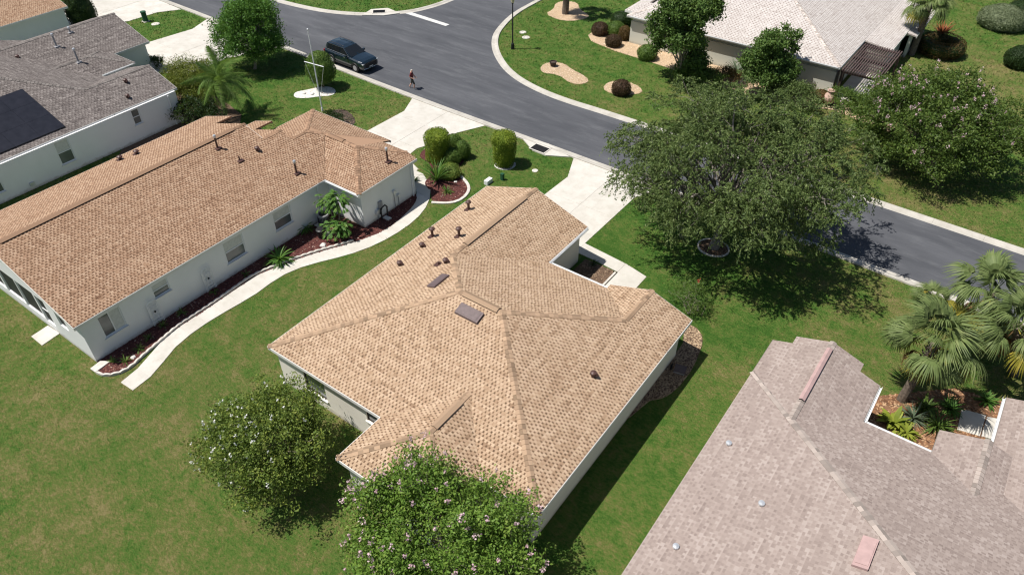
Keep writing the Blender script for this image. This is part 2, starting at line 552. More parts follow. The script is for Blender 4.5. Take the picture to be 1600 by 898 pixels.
# ---- road: one polygon sheet bounded by the inner curb lines
near_in = [(-140, 44.0), (-75.3, 42.36), (-56, 41.62), (-39.1, 40.95), (-26.2, 40.82), (-18, 40.69), (-7.4, 40.42), (0.3, 40.12), (14, 39.7), (60, 38)]
cornerR = [(-43.87, 65.07), (-43.80, 60.62), (-42.59, 56.30), (-41.39, 53.89), (-39.22, 51.30), (-35.89, 48.72), (-32.33, 47.47), (-28.91, 47.08), (-25.38, 47.20)]
far_right = [(-15, 47.0), (-4.82, 46.79), (4.5, 46.5), (14, 46.2), (60, 44.8)]
cornerL = [(-140, 51.0), (-75, 48.7), (-66.6, 48.63), (-64.0, 48.7), (-59.55, 49.3), (-56.3, 50.6), (-54.2, 52.1), (-52.0, 54.4), (-51.03, 57.2), (-50.73, 60.1), (-51.0, 66), (-53, 80), (-60, 110)]
right_in = smooth_line([(-52.0, 112), (-46.5, 82), (-44.1, 70)] + cornerR + far_right, 2)
left_in = smooth_line(cornerL, 2)
near_s = smooth_line(near_in, 1)
road_poly = near_s + right_in[::-1] + left_in[::-1]
road = MB(); road.prism(road_poly, -0.05, 0.006)
ro = road.build('road', 'asphalt'); tag(ro, 'grey asphalt street with a side street joining it', kind='structure')
HARD.append(road_poly)
sl = MB().prism([(-52.45, 54.12), (-46.95, 53.92), (-46.9, 54.45), (-52.35, 54.72)], 0.007, 0.0115).build('stop_line', 'paint')
tag(sl, 'worn white stop line across the mouth of the side street', 'stop line', kind='structure')

def offset_line(P, d):
    P = np.array(P, float); T = np.gradient(P, axis=0); T /= np.linalg.norm(T, axis=1)[:, None] + 1e-9
    return P + np.c_[-T[:, 1], T[:, 0]] * d

def curb(line, side, name_label, x_range=None):
    root = bpy.data.objects.new('curb', None); attach(root, None)
    tag(root, name_label, kind='structure')
    P = resample(smooth_line(line, 0), step=0.75)
    prof = [(-0.01, 0.010), (0.28, 0.022), (0.40, 0.085), (0.46, 0.10), (0.60, 0.10), (0.62, -0.04)]
    lines = [offset_line(P, side * d) for d, z in prof]
    HARD.append([tuple(q) for q in lines[0]] + [tuple(q) for q in lines[4][::-1]])
    n = len(P); i = 0
    while i < n - 1:
        j = min(i + 4, n - 1)
        seg = range(i, j + 1)
        mid = P[(i + j) // 2]
        if -100 < mid[0] < 20 and mid[1] < 92:
            V = []; F = []
            m = len(prof)
            for a, k in enumerate(seg):
                e = 0.006 if k == j else 0.0
                for b, (d, z) in enumerate(prof):
                    q = lines[b][k]
                    if k == j: q = q + (lines[b][k - 1] - q) * 0.012
                    V.append((q[0], q[1], z))
            for a in range(len(V) // m - 1):
                for b in range(m - 1):
                    F.append((a * m + b, a * m + b + 1, (a + 1) * m + b + 1, (a + 1) * m + b))
            F.append(tuple(range(m))); F.append(tuple(range(len(V) - m, len(V)))[::-1])
            me = bpy.data.meshes.new('curb_segment'); me.from_pydata(V, [], F); me.materials.append(M['curb']); me.update()
            obj('curb_segment', me, root)
        i = j
    return root
curb(near_s, -1, 'pale concrete curb along the near side of the street')
curb(right_in, 1, 'pale concrete curb curving round the corner and along the far side')
curb(left_in, 1, 'pale concrete curb curving round the grass corner at the top')

# ---- concrete slabs
def slabs(name, label, poly, xs, ys, z=0.03, gap=0.018, cat=None):
    root = bpy.data.objects.new(name, None); attach(root, None); tag(root, label, kind='structure')
    X = [-1e3] + list(xs) + [1e3]; Y = [-1e3] + list(ys) + [1e3]
    for i in range(len(X) - 1):
        for j in range(len(Y) - 1):
            hp = [(1, 0, X[i] + gap), (-1, 0, -X[i + 1] + gap), (0, 1, Y[j] + gap), (0, -1, -Y[j + 1] + gap)]
            c = clip_convex(list(poly), hp)
            if len(c) >= 3 and abs(area2(c)) > 0.1:
                MB().prism(c, -0.05, z + random.uniform(-0.003, 0.003)).build('slab', 'concrete', root)
    base = MB().prism(poly, -0.05, z - 0.014).build('joint_bed', 'edging', root)
    HARD.append(list(poly))
    return root
slabs('driveway', 'pale concrete driveway of the centre tan house', [(-23.6, 40.28), (-22.55, 37.8), (-22.72, 30.0), (-17.6, 30.0), (-17.55, 38.2), (-16.6, 40.2)], [-20.05], [35.4])
slabs('driveway', 'wide concrete driveway of the house with the hip garage', [(-39.25, 40.42), (-38.3, 38.4), (-38.5, 30.2), (-31.5, 30.2), (-31.6, 32.5), (-33.4, 33.2), (-33.6, 34.6), (-32.9, 36.2), (-32.7, 38.1), (-31.6, 40.32)], [-35.4], [34.6, 37.6])
slabs('driveway', 'pale concrete driveway beside the grey roofed house', [(-67.3, 41.42), (-66.3, 39.0), (-66.9, 34.4), (-67.4, 31.0), (-60.6, 31.0), (-57.8, 32.8), (-58.0, 36.0), (-57.2, 38.6), (-56.1, 41.02)], [-62.3], [35.0, 38.4])
slabs('driveway', 'far concrete driveway beside the cone shaped shrub', [(-83, 42.2), (-81, 33), (-76.2, 31.0), (-73.1, 36.6), (-72.9, 39.6), (-71.6, 41.5)], [-77.2], [36.5])

# ---- side walk of the left house, slab by slab
outer = smooth_line([(-30.94, 32.22), (-29.38, 31.29), (-28.22, 29.74), (-27.61, 27.72), (-27.74, 24.90), (-28.42, 22.83), (-29.70, 20.77), (-30.26, 19.43), (-30.30, 17.80), (-30.17, 16.97), (-30.51, 14.02), (-30.36, 12.01), (-29.89, 10.92), (-29.44, 9.96), (-29.36, 8.76)], 2)
inner = smooth_line([(-32.27, 32.30), (-30.50, 30.72), (-29.76, 30.28), (-28.94, 29.22), (-28.56, 27.25), (-28.45, 25.50), (-29.23, 23.63), (-30.40, 21.40), (-30.91, 20.00), (-31.55, 18.14), (-31.46, 16.79), (-31.37, 14.67), (-31.41, 12.14), (-30.93, 10.87), (-30.56, 10.16), (-30.42, 9.44), (-30.32, 8.72)], 2)
N_ = 24
o_, i_ = resample(outer, N_ + 1), resample(inner, N_ + 1)
walk = bpy.data.objects.new('footpath', None); attach(walk, None)
tag(walk, 'curving pale concrete footpath along the side of the left house', kind='structure')
for k in range(N_):
    a, b, c, d = o_[k], o_[k + 1], i_[k + 1], i_[k]
    e = 0.010
    P = [a + (b - a) * e, b + (a - b) * e, c + (d - c) * e, d + (c - d) * e]
    MB().prism([tuple(q) for q in P], -0.05, 0.032 + random.uniform(-0.004, 0.004)).build('slab', 'concrete', walk)
wpoly = [tuple(q) for q in o_] + [tuple(q) for q in i_[::-1]]
MB().prism(wpoly, -0.05, 0.016).build('joint_bed', 'edging', walk)
HARD.append(wpoly)
# entry walk of the centre house
slabs('footpath', 'short concrete entry walk round the planter of the centre house', [(-17.58, 32.0), (-17.58, 30.95), (-16.2, 30.9), (-14.55, 30.75), (-14.55, 28.2), (-14.6, 26.2), (-13.0, 26.2), (-13.0, 31.35), (-14.5, 31.7)], [-14.56], [28.6])
# small pad behind the left house, splash block
pd = MB().prism([(-37.13, 7.80), (-37.23, 8.76), (-36.13, 8.82), (-36.01, 7.78)], -0.05, 0.04).build('patio_slab', 'concrete'); tag(pd, 'small square concrete pad behind the screened porch', 'paving slab')
HARD.append([(-37.13, 7.80), (-37.23, 8.76), (-36.13, 8.82), (-36.01, 7.78)])
sb = MB().prism([(-32.36, 8.33), (-32.44, 8.94), (-32.00, 9.20), (-31.91, 8.34)], 0.0, 0.09).build('splash_block', 'edging'); tag(sb, 'flat grey concrete splash block at the white house corner', 'splash block')

# ---- beds
def chips(name, poly, n, mat, z, parent, lo=0.03, hi=0.10):
    P = np.array(poly); mn = P.min(0); mx = P.max(0)
    q = rng.uniform(mn, mx, (n * 3, 2)); q = q[inside(poly, q[:, 0], q[:, 1])][:n]
    n = len(q); a = rng.uniform(0, 6.283, n); L = rng.uniform(lo, hi, n); W = L * rng.uniform(0.3, 0.8, n)
    t = np.c_[np.cos(a), np.sin(a)]; s = np.c_[-t[:, 1], t[:, 0]]
    V = np.zeros((n, 4, 3))
    for k, (u, v) in enumerate(((-1, -1), (1, -1), (1, 1), (-1, 1))):
        V[:, k, :2] = q + t * (u * L / 2)[:, None] + s * (v * W / 2)[:, None]
        V[:, k, 2] = z + rng.uniform(0.004, 0.035, n)
    o = obj(name, mesh_np(name, V.reshape(-1, 3), [np.arange(n * 4).reshape(n, 4)], mat), parent)
    o['kind'] = 'stuff'
    return o
def bed(label, poly, base, chip, n, z=0.03, edge=None, ew=0.12, eh=0.09, lo=0.03, hi=0.10, cat='garden bed'):
    c = np.mean(poly, axis=0)
    root = thing('garden_bed', label, cat, (c[0], c[1], 0))
    MB().prism(poly, -0.04, z).build('soil', base, root)
    chips('chips', poly, n, chip, z, root, lo, hi)
    if edge:
        L = [tuple(q) for q in resample(edge[0], step=edge[1])]
        for k in range(len(L) - 1):
            a = Vector((*L[k], 0)); b = Vector((*L[k + 1], 0)); d = (b - a)
            m_ = Matrix.Translation(a) @ d.to_track_quat('X', 'Z').to_matrix().to_4x4()
            mb = MB(); g2 = 0.012
            n_ = 5; LL = d.length - g2
            if len(edge) > 2:     # scalloped block: arched top
                vs = [(-g2, -ew / 2, -.03)]
                top = [(LL * t_ / n_, eh * (0.72 + 0.28 * math.sin(math.pi * t_ / n_))) for t_ in range(n_ + 1)]
                for y_ in (-ew / 2, ew / 2):
                    pass
                ring = [(0, -0.03)] + [(x, z_) for x, z_ in top] + [(LL, -0.03)]
                base_i = len(mb.v)
                for y_ in (-ew / 2, ew / 2):
                    mb.v += [tuple(m_ @ Vector((x, y_, z_))) for x, z_ in ring]
                nn = len(ring)
                mb.f += [tuple(range(nn)), tuple(range(nn, 2 * nn))[::-1]]
                mb.f += [(i, (i + 1) % nn, nn + (i + 1) % nn, nn + i) for i in range(nn)]
                mb.mi += [0] * (nn + 2)
            else:
                mb.box(0, LL, -ew / 2, ew / 2, -0.03, eh, m_)
            mb.build('edging_block', 'edging', root)
    HARD.append(poly)
    return root
inn = [tuple(q) for q in resample(inner, 60)]
bedA = [(-32.7, 8.9), (-32.7, 25.3), (-29.85, 25.3), (-29.85, 30.2)] + [(x + 0.03, y) for x, y in inn[9:51]] + [(-31.02, 10.36), (-30.83, 9.72), (-30.83, 9.22), (-31.00, 8.83), (-31.34, 8.48), (-31.85, 8.38)]
edgeA = [(-31.85, 8.38), (-31.34, 8.48), (-31.00, 8.83), (-30.83, 9.22), (-30.83, 9.72), (-31.02, 10.36)] + [(x - 0.12, y) for x, y in inn[:51][::-1]][1:28]
bed('long red mulch bed with scalloped white edging beside the left house wall', bedA, 'mulch', 'mulch_chip', 5500, edge=(edgeA, 0.42, 1), ew=0.11, eh=0.16)
bed2 = smooth_poly([(-32.86, 34.04), (-33.15, 34.90), (-32.40, 35.97), (-30.86, 35.94), (-29.69, 35.45), (-29.48, 34.32), (-28.80, 33.58), (-27.35, 32.94), (-26.74, 31.93), (-26.82, 30.63), (-28.14, 29.84), (-28.99, 30.84), (-30.13, 31.29), (-30.37, 32.45), (-31.47, 33.63), (-32.46, 33.72)], 2)
bed('red mulch island bed with curved concrete edge between the two driveways', bed2, 'mulch', 'mulch_chip', 2200, edge=(smooth_line([(-28.80, 33.58), (-27.35, 32.94), (-26.74, 31.93), (-26.82, 30.63), (-28.14, 29.84)], 2), 0.5), ew=0.2, eh=0.08)
bedB = [(-8.85, 20.9)] + smooth_line([(-8.43, 23.07), (-7.89, 23.71), (-7.68, 24.68), (-7.64, 26.04), (-7.84, 27.45), (-8.12, 28.52), (-8.67, 29.09), (-9.48, 29.12)], 2) + [(-8.85, 27.6)]
bed('rounded brown gravel bed along the shaded wall of the centre house', bedB, 'pea_gravel', 'brown_chip', 2600)
bed('dark mulch planter in the entry corner of the centre house', [(-16.75, 26.6), (-14.6, 26.6), (-14.6, 30.7), (-16.75, 30.7)], 'brown_mulch', 'brown_chip', 900, edge=([(-14.64, 27.0), (-14.64, 30.6)], 0.5), ew=0.12, eh=0.10)
ring = [(-11.0 + 0.95 * math.cos(t), 36.2 + 0.85 * math.sin(t)) for t in np.linspace(0, 6.283, 25)[:-1]]
bed('round brown mulch ring under the big spreading oak', ring, 'brown_mulch', 'brown_chip', 420, edge=(ring + ring[:1], 0.28), ew=0.1, eh=0.07)
bed('kidney shaped tan pebble bed in the corner lawn', smooth_poly([(-34.02, 51.19), (-34.30, 52.30), (-33.80, 53.08), (-32.83, 53.36), (-31.52, 52.67), (-30.37, 52.39), (-29.39, 51.85), (-29.20, 51.22), (-29.57, 50.58), (-30.39, 50.37), (-31.64, 51.00), (-32.45, 51.04), (-33.20, 50.66)], 1), 'pea_gravel', 'pea_chip', 1300)
bed('tan pebble bed with a maroon shrub beside the big oak crown', smooth_poly([(-27.59, 51.04), (-27.84, 52.21), (-27.50, 52.91), (-26.56, 53.44), (-25.21, 53.21), (-24.43, 52.31), (-25.48, 50.97), (-26.51, 50.66)], 1), 'pea_gravel', 'pea_chip', 700)
bed('tan pebble bed round the palm trunk by the side street', smooth_poly([(-40.88, 62.30), (-40.88, 63.83), (-41.72, 65.47), (-41.22, 66.52), (-39.84, 66.83), (-38.76, 65.36), (-36.95, 64.50), (-36.86, 63.51), (-37.69, 62.08), (-39.09, 61.69)], 1), 'pea_gravel', 'pea_chip', 900)
bed('long tan pebble bed in front of the pale roofed house', [(-34.45, 60.04), (-34.63, 61.27), (-34.14, 62.01), (-30.89, 61.10)] + [(-30.4, 60.9), (-11.3, 60.9)] + [(-10.86, 58.49), (-13.60, 57.46), (-17.18, 56.97), (-21.18, 57.02), (-23.95, 57.83), (-26.91, 58.14), (-30.64, 58.38), (-33.49, 59.04)], 'pea_gravel', 'pea_chip', 3500)
bed('tan pebble strip curving past the terracotta urn', [(-11.73, 58.81), (-10.79, 59.90), (-7.66, 59.48), (-5.95, 58.42), (-6.18, 57.52), (-7.66, 57.69), (-10.31, 58.36)], 'pea_gravel', 'pea_chip', 500)
bed('white stone oval bed at the foot of the flagpole tree', smooth_poly([(-47.51, 35.06), (-47.87, 35.66), (-47.37, 36.46), (-46.95, 37.50), (-46.21, 38.03), (-45.29, 37.81), (-44.86, 36.97), (-45.63, 36.27), (-46.22, 35.42), (-46.90, 34.93)], 2), 'stone_white', 'pea_chip', 60)
bed('round white stone ring under the tall clipped shrub by the street', smooth_poly([(-27.67, 36.05), (-27.73, 36.65), (-27.28, 37.20), (-26.59, 37.26), (-26.28, 36.84), (-26.31, 36.19), (-26.75, 35.87), (-27.27, 35.81)], 2), 'stone_white', 'pea_chip', 40)
bed('orange leaf littered courtyard bed under the fan palms', [(0.3, 25.2), (3.2, 25.2), (3.2, 26.8), (5.2, 26.8), (5.2, 30.8), (6.5, 33.2), (3.4, 32.6), (0.2, 29.6), (-0.55, 28.2)], 'leaf_litter', 'litter_chip', 2600, lo=0.05, hi=0.16)
bed('dark planting bed under the shrubs beside the grey roofed house', smooth_poly([(-51.0, 20), (-46.0, 22), (-46.0, 26.2), (-47.2, 30.2), (-51.5, 31.2), (-56.5, 31.5), (-57.5, 28), (-51, 27.4)], 1), 'brown_mulch', 'brown_chip', 900)
bed('small dark bed with a white border in front of the left garage', smooth_poly([(-43.06, 34.42), (-43.05, 35.23), (-42.22, 35.83), (-40.92, 35.45), (-39.90, 34.64), (-40.05, 34.03), (-41.65, 33.89)], 1), 'soil', 'brown_chip', 160)
bed('round mulch circle under the silvery clipped bush', smooth_poly([(-5.08, 86.05), (-4.63, 88.49), (-2.19, 89.61), (-1.14, 86.25), (-2.01, 84.64), (-3.88, 84.08)], 1), 'brown_mulch', 'brown_chip', 500)
# landing slabs in the courtyard of the right house
MBs = MB().prism([(3.96, 31.33), (4.98, 31.59), (4.97, 30.08), (4.05, 29.88)], 0.0, 0.07).prism([(5.04, 31.54), (5.82, 31.81), (5.75, 30.28), (5.02, 30.12)], 0.0, 0.07).build('courtyard_step', 'concrete')
tag(MBs, 'grey concrete landing slabs in the courtyard of the right house', 'paving slab')
HARD.append([(3.79, 31.21), (5.77, 32.16), (5.78, 30.08), (3.99, 29.47)])

# ---- storm drains
def drain(label, c, ang, apron):
    root = thing('storm_drain', label, 'storm drain', (c[0], c[1], 0))
    MB().prism(apron, -0.05, 0.085).build('apron', 'concrete', root)
    m_ = Matrix.Translation((c[0], c[1], 0.09)) @ Matrix.Rotation(ang, 4, 'Z')
    MB().box(-0.62, 0.62, -0.40, 0.40, 0.0, 0.012, m_).build('opening', 'void', root)
    fr = MB()
    for y_ in (-0.43, 0.43): fr.box(-0.68, 0.68, y_ - 0.04, y_ + 0.04, 0.0, 0.035, m_)
    for x_ in (-0.64, 0.64): fr.box(x_ - 0.04, x_ + 0.04, -0.388, 0.388, 0.0, 0.033, m_)
    fr.build('grate_frame', 'edging', root)
    for k in range(9):
        y_ = -0.34 + 0.085 * k
        MB().box(-0.6, 0.6, y_ - 0.014, y_ + 0.014, 0.014, 0.03, m_).build('grate_bar', 'black', root)
    HARD.append(apron)
drain('dark grated storm drain in the curb before the centre house', (-26.2, 39.75), -0.02, [(-28.27, 40.35), (-26.54, 39.28), (-25.36, 39.24), (-23.84, 40.07), (-26.11, 40.74)])
drain('dark grated storm drain in the curb of the top corner lawn', (-54.7, 52.75), 0.72, [(-55.47, 51.12), (-55.85, 52.79), (-54.72, 54.05), (-52.75, 53.72), (-53.64, 52.33)])
for k, (q, r, lb) in enumerate((((-24.84, 37.14), 0.22, 'small round utility cover in the lawn by the centre driveway'), ((-39.93, 57.04), 0.35, 'upper pale round utility cover in the corner lawn'), ((-38.97, 56.20), 0.38, 'lower pale round utility cover in the corner lawn'), ((-70.33, 37.66), 0.4, 'square grey utility cover beside the green box on the small lawn'))):
    o = MB().lathe((q[0], q[1], 0), [(-0.02, r), (0.035, r), (0.045, r * 0.9), (0.045, 0.02)], 14).build('utility_cover', 'edging'); tag(o, lb, 'utility cover')

# ================================================================== HOUSES
def plan(dirn, e):
    """(x,y)->(u,a) and back for a roof face whose eave lies at coordinate e and which falls towards dirn"""
    if dirn == 'W': return (lambda x, y: (y, x - e)), (lambda u, a: (e + a, u))
    if dirn == 'E': return (lambda x, y: (y, e - x)), (lambda u, a: (e - a, u))
    if dirn == 'S': return (lambda x, y: (x, y - e)), (lambda u, a: (u, e + a))
    return (lambda x, y: (x, e - y)), (lambda u, a: (u, e - a))

def shingle_mesh(name, faces, mat, ex=0.145, pitch=0.195, gapw=0.068, dark=0.15, contrast=1.0, seed=1, shift=0.1035, jitter=0.024, light=0.84):
    rg = np.random.default_rng(seed)
    VV = []; QQ = []; TT = []; extraF = []; extraT = []; nv = 0
    evs = []
    for (dirn, e, he, s, poly) in faces:
        fwd, back = plan(dirn, e)
        P = [fwd(x, y) for x, y in poly]
        H = halfplanes(P)
        A = np.array(P); u0_, a0_ = A.min(0); u1_, a1_ = A.max(0)
        rects = []
        for k in range(int(math.floor(a0_ / ex + 1e-6)), int(math.ceil(a1_ / ex - 1e-6))):
            off = (k * shift + rg.uniform(-jitter, jitter)) % pitch
            st = np.arange(math.floor((u0_ - off) / pitch) - 1, math.ceil((u1_ - off) / pitch) + 1) * pitch + off
            n = len(st)
            gw = gapw * rg.uniform(0.75, 1.3, n); js = rg.normal(0, jitter * 0.35, n)
            g0 = st + js; g1 = g0 + gw; t1 = np.r_[g0[1:], g0[-1] + pitch]
            # colour by whole shingle (about 1 m strip) plus tab to tab spread
            sid = np.floor(st / 0.95 + (k * 0.37) % 1.0).astype(int) - int(math.floor(u0_ / 0.95)) + 5
            stone = rg.normal(0, 1, sid.max() + 6)[sid]
            tt = light + contrast * (0.06 * stone + rg.normal(0, 0.07, n))
            lucky = rg.random(n) < 0.10
            tt[lucky] += 0.16
            tt[rg.random(n) < 0.07 + 0.05 * (stone < -0.6)] -= 0.17
            tg = dark + contrast * (0.05 * stone + rg.normal(0, 0.07, n))
            tg[rg.random(n) < 0.07] = light - 0.2
            a0 = k * ex; am = a0 + ex * 0.62; a1 = a0 + ex
            o1 = np.ones(n)
            rects.append(np.c_[g1, t1, a0 * o1, a1 * o1, 0.013 * o1, 0.004 * o1, tt, o1])
            rects.append(np.c_[g0, g1, a0 * o1, am * o1, 0.004 * o1, 0.003 * o1, tg, 0 * o1])
            rects.append(np.c_[g0, g1, am * o1, a1 * o1, 0.0032 * o1, 0.002 * o1, tt - 0.06 * contrast, 0 * o1])
        Rr = np.concatenate(rects)
        cu = np.stack([Rr[:, 0], Rr[:, 1], Rr[:, 1], Rr[:, 0]], 1)
        ca = np.stack([Rr[:, 2], Rr[:, 2], Rr[:, 3], Rr[:, 3]], 1)
        allin = np.ones(len(Rr), bool); out = np.zeros(len(Rr), bool)
        for nx, ny, c in H:
            d = nx * cu + ny * ca - c
            allin &= (d >= -1e-6).all(1)
            out |= (d <= 1e-6).all(1)
        kin = allin & ~out
        def toxyz(u, a, h):
            x, y = back(u, a)
            return np.stack([x + 0 * u, y + 0 * u, he + s * a + h], -1)
        I = Rr[kin]
        h0 = I[:, 4]; h1 = I[:, 5]
        top = np.stack([toxyz(I[:, 0], I[:, 2], h0), toxyz(I[:, 1], I[:, 2], h0), toxyz(I[:, 1], I[:, 3], h1), toxyz(I[:, 0], I[:, 3], h1)], 1)
        VV.append(top.reshape(-1, 3)); n = len(I)
        QQ.append(np.arange(n * 4).reshape(n, 4) + nv); TT.append(I[:, 6]); nv += n * 4
        T = I[I[:, 7] > 0.5]; n = len(T); z = np.zeros(n)
        low = np.stack([toxyz(T[:, 0], T[:, 2], T[:, 4]), toxyz(T[:, 1], T[:, 2], T[:, 4]), toxyz(T[:, 1], T[:, 2], z), toxyz(T[:, 0], T[:, 2], z),
                        toxyz(T[:, 0], T[:, 3], T[:, 5]), toxyz(T[:, 0], T[:, 3], z), toxyz(T[:, 1], T[:, 3], T[:, 5]), toxyz(T[:, 1], T[:, 3], z)], 1)
        VV.append(low.reshape(-1, 3)); b = np.arange(n)[:, None] * 8 + nv
        QQ += [b + np.array([[0, 1, 2, 3]]), b + np.array([[0, 3, 5, 4]]), b + np.array([[1, 6, 7, 2]])]
        TT += [T[:, 6] - 0.25] * 3; nv += n * 8
        for r in Rr[~allin & ~out]:
            c = clip_convex([(r[0], r[2], r[4]), (r[1], r[2], r[4]), (r[1], r[3], r[5]), (r[0], r[3], r[5])], H)
            if len(c) >= 3:
                pts = []
                for u, a, h in c:
                    x, y = back(u, a); pts.append((x, y, he + s * a + h))
                evs.append((pts, r[6]))
    V = np.concatenate(VV); groups = [np.concatenate(QQ)]; tones = [np.concatenate(TT)]
    byk = {}
    ev = []
    base = len(V)
    for pts, t in evs:
        byk.setdefault(len(pts), ([], []))
        byk[len(pts)][0].append(tuple(range(base, base + len(pts)))); byk[len(pts)][1].append(t)
        ev += pts; base += len(pts)
    if ev: V = np.concatenate([V, np.array(ev)])
    for k in byk:
        groups.append(np.array(byk[k][0])); tones.append(np.array(byk[k][1]))
    return mesh_np(name, V, groups, mat, attr=('tone', 'FACE', np.clip(np.concatenate(tones), 0, 1)))

def zof(face, x, y):
    dirn, e, he, s, poly = face
    a = plan(dirn, e)[0](x, y)[1]
    return he + s * a

def make_roof(house, faces, shingle, deckmat, caps, capmat_, cap_objects=False, fasc='trim', rakes=(), seed=1, capw=0.155, thick=0.11, **kw):
    deck = MB()
    for fc in faces:
        poly = ccw(fc[4]); n = len(poly); i = len(deck.v)
        deck.v += [(x, y, zof(fc, x, y) - 0.004) for x, y in poly] + [(x, y, zof(fc, x, y) - thick) for x, y in poly]
        deck.f.append(tuple(range(i, i + n))); deck.f.append(tuple(range(i + n, i + 2 * n))[::-1])
        deck.f += [(i + (k + 1) % n, i + k, i + n + k, i + n + (k + 1) % n) for k in range(n)]
        deck.mi += [0] * (n + 2)
    roof = deck.build('roof', deckmat, house)
    o = obj('shingles', shingle_mesh('shingles', faces, shingle, seed=seed, **kw), roof); o['kind'] = 'stuff'
    # fascia along eaves (edges with a=0) and given rakes
    fb = MB()
    for fc in faces:
        dirn, e, he, s, poly = fc
        fwd, back = plan(dirn, e)
        P = ccw(poly)
        for k in range(len(P)):
            p, q = P[k], P[(k + 1) % len(P)]
            if abs(fwd(*p)[1]) < 0.02 and abs(fwd(*q)[1]) < 0.02:
                nx, ny = {'W': (-1, 0), 'E': (1, 0), 'S': (0, -1), 'N': (0, 1)}[dirn]
                x0, x1 = sorted((p[0], q[0])); y0, y1 = sorted((p[1], q[1]))
                if nx: fb.box(min(e, e + nx * .03), max(e, e + nx * .03), y0 - .02, y1 + .02, he - .19, he - .006)
                else: fb.box(x0 - .02, x1 + .02, min(e, e + ny * .03), max(e, e + ny * .03), he - .19, he - .007)
    for (p, q) in rakes:
        p = Vector(p); q = Vector(q)
        for sgn in (1,):
            a, b = p, q
            off = Vector((0, 0.018, 0)) if abs(p.y - q.y) < 1e-3 else Vector((0.018, 0, 0))
            fb.face(a + off, b + off, b + off - Vector((0, 0, .2)), a + off - Vector((0, 0, .2)))
            fb.face(a - off, b - off, b - off - Vector((0, 0, .2)), a - off - Vector((0, 0, .2)))
            fb.face(a - off, a + off, b + off, b - off)
            fb.face(*[v - Vector((0, 0, .2)) for v in (a - off, a + off, b + off, b - off)])
    fo = fb.build('fascia', fasc, roof)
    # ridge and hip caps
    joined = MB()
    for (p0, p1, drop) in caps:
        p0 = Vector(p0); p1 = Vector(p1)
        if p1.z < p0.z: p0, p1 = p1, p0
        d = p1 - p0; L = d.length; d.normalize()
        nrm = Vector((-d.y, d.x, 0)).normalized()
        ex = 0.225; n = int(L / ex)
        if n < 1: continue
        ex = L / n
        def piece(mb, o_):
            st = []
            for t, up in ((0.0, 0.045), (ex * 1.3, 0.020)):
                c = o_ + d * t
                st.append([c + nrm * capw - Vector((0, 0, drop * capw - up + 0.004)), c + Vector((0, 0, up + 0.006)), c - nrm * capw - Vector((0, 0, drop * capw - up + 0.004))])
            dn = Vector((0, 0, 0.03))
            a, b = st
            mb.face(a[0], a[1], b[1], b[0]).face(a[1], a[2], b[2], b[1])
            mb.face(a[0] - dn, a[1] - dn, a[1], a[0]).face(a[1] - dn, a[2] - dn, a[2], a[1])
            mb.face(a[0], b[0], b[0] - dn, a[0] - dn).face(a[2], a[2] - dn, b[2] - dn, b[2])
        if cap_objects:
            mb = MB(); piece(mb, Vector((0, 0, 0))); me = mb.mesh('ridge_cap', capmat_)
            for k in range(n):
                o = bpy.data.objects.new('ridge_cap', me); COL.objects.link(o); o.parent = roof
                o.location = p0 + d * (k * ex)
        else:
            for k in range(n): piece(joined, p0 + d * (k * ex))
    if joined.v:
        o = joined.build('ridge_caps', capmat_, roof); o['kind'] = 'stuff'
    return roof

def walls(house, poly, z1, mat, openings=None, t=0.2, z0=-0.05):
    """axis aligned ccw footprint; openings {edge index: [(centre along axis coord, width, zb, zt)]}"""
    P = ccw(poly); n = len(P); openings = openings or {}
    HARD.append(list(P))
    for i in range(n):
        p, q = P[i], P[(i + 1) % n]; r = P[(i + 2) % n]
        d = (np.sign(q[0] - p[0]), np.sign(q[1] - p[1])); nin = (-d[1], d[0])
        cr = d[0] * (r[1] - q[1]) - d[1] * (r[0] - q[0])
        L = abs(q[0] - p[0]) + abs(q[1] - p[1])
        if cr > 0: L -= t
        mb = MB()
        def seg(s0, s1, za, zb):
            if s1 - s0 < 1e-3 or zb - za < 1e-3: return
            xs = sorted((p[0] + d[0] * s0, p[0] + d[0] * s1 + nin[0] * t)) if d[0] else sorted((p[0], p[0] + nin[0] * t))
            ys = sorted((p[1] + d[1] * s0, p[1] + d[1] * s1)) if d[1] else sorted((p[1], p[1] + nin[1] * t))
            mb.box(xs[0], xs[1], ys[0], ys[1], za, zb)
        ops = []
        for (c, w, zb, zt) in openings.get(i, []):
            s = abs(c - (p[0] if d[0] else p[1])); ops.append((s - w / 2, s + w / 2, zb, zt))
        ops.sort(); cur = 0
        for s0, s1, zb, zt in ops:
            seg(cur, s0, z0, z1); seg(s0, s1, z0, zb); seg(s0, s1, zt, z1); cur = s1
        seg(cur, L, z0, z1)
        mb.build('wall', mat, house)

